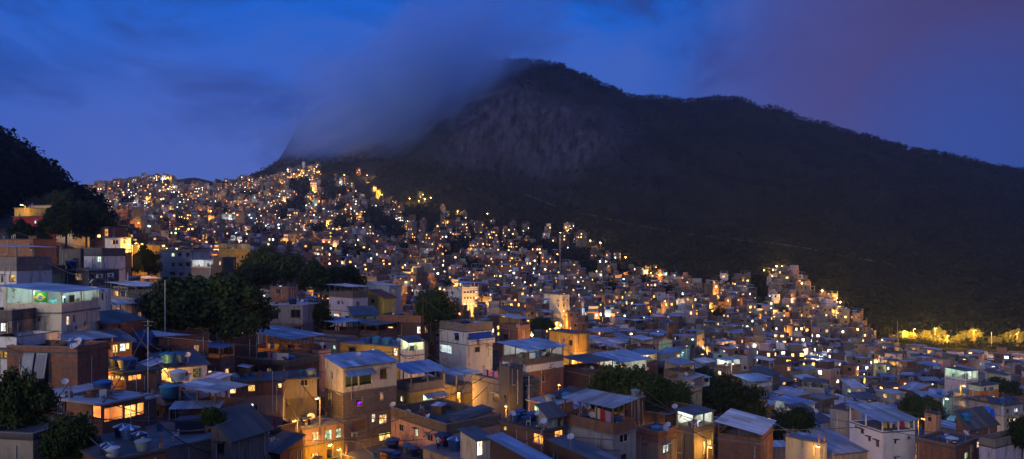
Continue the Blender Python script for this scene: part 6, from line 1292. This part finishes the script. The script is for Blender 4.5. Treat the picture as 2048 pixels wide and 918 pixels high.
# directions: photograph left = -x, ahead = +y
hi=(.0,.115,.62); lo=(.085,.135,.46); base=mixc(t,ramp(t,Z_,.05,.32),lo,hi)
rt_=ramp(t,X_,.12,.52); base=mixc(t,ramp(t,Z_,.42,.85),base,(.12,.40,1.7)); base=mixc(t,rt_,base,(.024,.046,.2))
n1=noise(t,mapping(t,tc,(1.,1.,2.2)),3.1,7,.58,.8); n2=noise(t,mapping(t,tc,(1.,1.,1.6)),1.3,4,.5,.3); n3=noise(t,tc,3.4,4,.5,.4)
base=mixc(t,ramp(t,n1,.49,.66,0,.7),base,(.055,.125,.5)); base=mixc(t,ramp(t,n1,.5,.37,0,.85),base,(.018,.05,.26))
base=mixc(t,ramp(t,n3,.55,.72,0,.55),base,(.0,.1,.53))
mm=N(t,'ShaderNodeMath',operation='MULTIPLY'); L(t,ramp(t,n2,.42,.62),mm.inputs[0]); L(t,ramp(t,X_,.2,.55,0,.8),mm.inputs[1]); base=mixc(t,mm.outputs[0],base,(.045,.045,.20))
def blob(c,r0,r1,colr,amt):
    global base
    v=Vector(((c[0]-CX)/F,1,(HY-c[1])/F)).normalized(); dt=N(t,'ShaderNodeVectorMath',operation='DOT_PRODUCT'); nz_=N(t,'ShaderNodeVectorMath',operation='NORMALIZE'); L(t,tc,nz_.inputs[0]); L(t,nz_.outputs[0],dt.inputs[0]); dt.inputs[1].default_value=v
    f=ramp(t,dt.outputs['Value'],math.cos(r1),math.cos(r0),0,amt); f2=N(t,'ShaderNodeMath',operation='MULTIPLY'); L(t,f,f2.inputs[0]); L(t,ramp(t,n2,.3,.55,.5,1),f2.inputs[1]); base=mixc(t,f2.outputs[0],base,colr)
blob((1660,235),.02,.2,(.1,.08,.25),.55); blob((320,400),.0,.2,(.1,.14,.5),.3); blob((2060,20),.05,.3,(.07,.045,.14),.7); blob((1960,300),.02,.16,(.02,.085,.40),.6)
back=mixc(t,ramp(t,Z_,-.1,.7),(.17,.15,.27),(.08,.13,.42)); base=mixc(t,ramp(t,Y_,.35,-.35),base,back)
mul=N(t,'ShaderNodeMix',data_type='RGBA',blend_type='ADD'); mul.inputs[0].default_value=.002; L(t,base,mul.inputs[6]); L(t,sky.outputs[0],mul.inputs[7])
L(t,mul.outputs[2],bg.inputs[0]); bg.inputs[1].default_value=1.
sd=bpy.data.lights.new('sun','SUN'); sd.energy=1.6; sd.angle=R(32); sd.color=(1,.86,.78); so=bpy.data.objects.new('sun',sd); col.objects.link(so)
so.rotation_euler=(-Vector((math.sin(SUN_AZ)*math.cos(SUN_EL),math.cos(SUN_AZ)*math.cos(SUN_EL),math.sin(SUN_EL)))).to_track_quat('-Z','Y').to_euler()
def volume(name,dens,c,aniso=.2):
    m,t=nt(name); o=N(t,'ShaderNodeOutputMaterial'); v=N(t,'ShaderNodeVolumePrincipled'); v.inputs['Density'].default_value=dens; v.inputs['Color'].default_value=c4(c); v.inputs['Anisotropy'].default_value=aniso; L(t,v.outputs[0],o.inputs['Volume']); return m,t,v
MATS['haze'],_,_=volume('evening_haze',.00012,(.42,.66,1.),.6)
x0,x1=GX.min()-20,GX.max()+20; zlo=TZ.min()+CZ-1; zhi=TZ.max()+CZ+22
m=MB(); m.box(x0,-60,zlo,x1,2060,zhi,'haze'); o=m.build('haze'); o['kind']='stuff'
# fog lying against the summit
MATS['fog'],t,v=volume('summit_fog',0,(.62,.82,1.),.65)
tcg=N(t,'ShaderNodeTexCoord').outputs['Object']; ln=N(t,'ShaderNodeVectorMath',operation='LENGTH'); L(t,tcg,ln.inputs[0])
fn=noise(t,tcg,2.1,6,.62,.8); ad=N(t,'ShaderNodeMath',operation='ADD'); L(t,ramp(t,fn,.32,.68,-.6,.55),ad.inputs[0]); L(t,ramp(t,ln.outputs['Value'],.3,1.,.95,-.5),ad.inputs[1])
L(t,ramp(t,ad.outputs[0],0,1.,0,.04),v.inputs['Density']); MATS['fog'].cycles.volume_step_rate=1.
m=MB(); m.lathe([(0,-1),(.5,-.87),(.87,-.5),(1,0),(.87,.5),(.5,.87),(0,1)],'fog',20); c=P(822,152,965); o=m.build('fog_bank',None,c); o.scale=(285,150,112); o.rotation_euler=(0,R(-25),0); tag(o,'bank of cloud fog lying on the mountain summit','fog',None,'stuff')
cam=bpy.data.cameras.new('camera'); cam.sensor_width=36; cam.lens=36*F/2048; cam.clip_end=6000; cam.clip_start=.5; cam.shift_y=(HY-459)/2048
co_=bpy.data.objects.new('camera',cam); col.objects.link(co_); co_.location=(0,0,CZ); co_.rotation_euler=(R(90),0,0); scene.camera=co_
vs=scene.view_settings; vs.view_transform='Standard'; vs.look='None'; vs.exposure=0; vs.gamma=1; vs.use_curve_mapping=False
cy=scene.cycles; cy.max_bounces=7; cy.diffuse_bounces=2; cy.glossy_bounces=2; cy.transmission_bounces=2; cy.volume_bounces=5; cy.transparent_max_bounces=6; cy.sample_clamp_indirect=2.; cy.sample_clamp_direct=0
cy.use_denoising=True; cy.use_light_tree=True; cy.caustics_reflective=False; cy.caustics_refractive=False; cy.use_adaptive_sampling=True; cy.adaptive_threshold=.02; cy.volume_max_steps=128
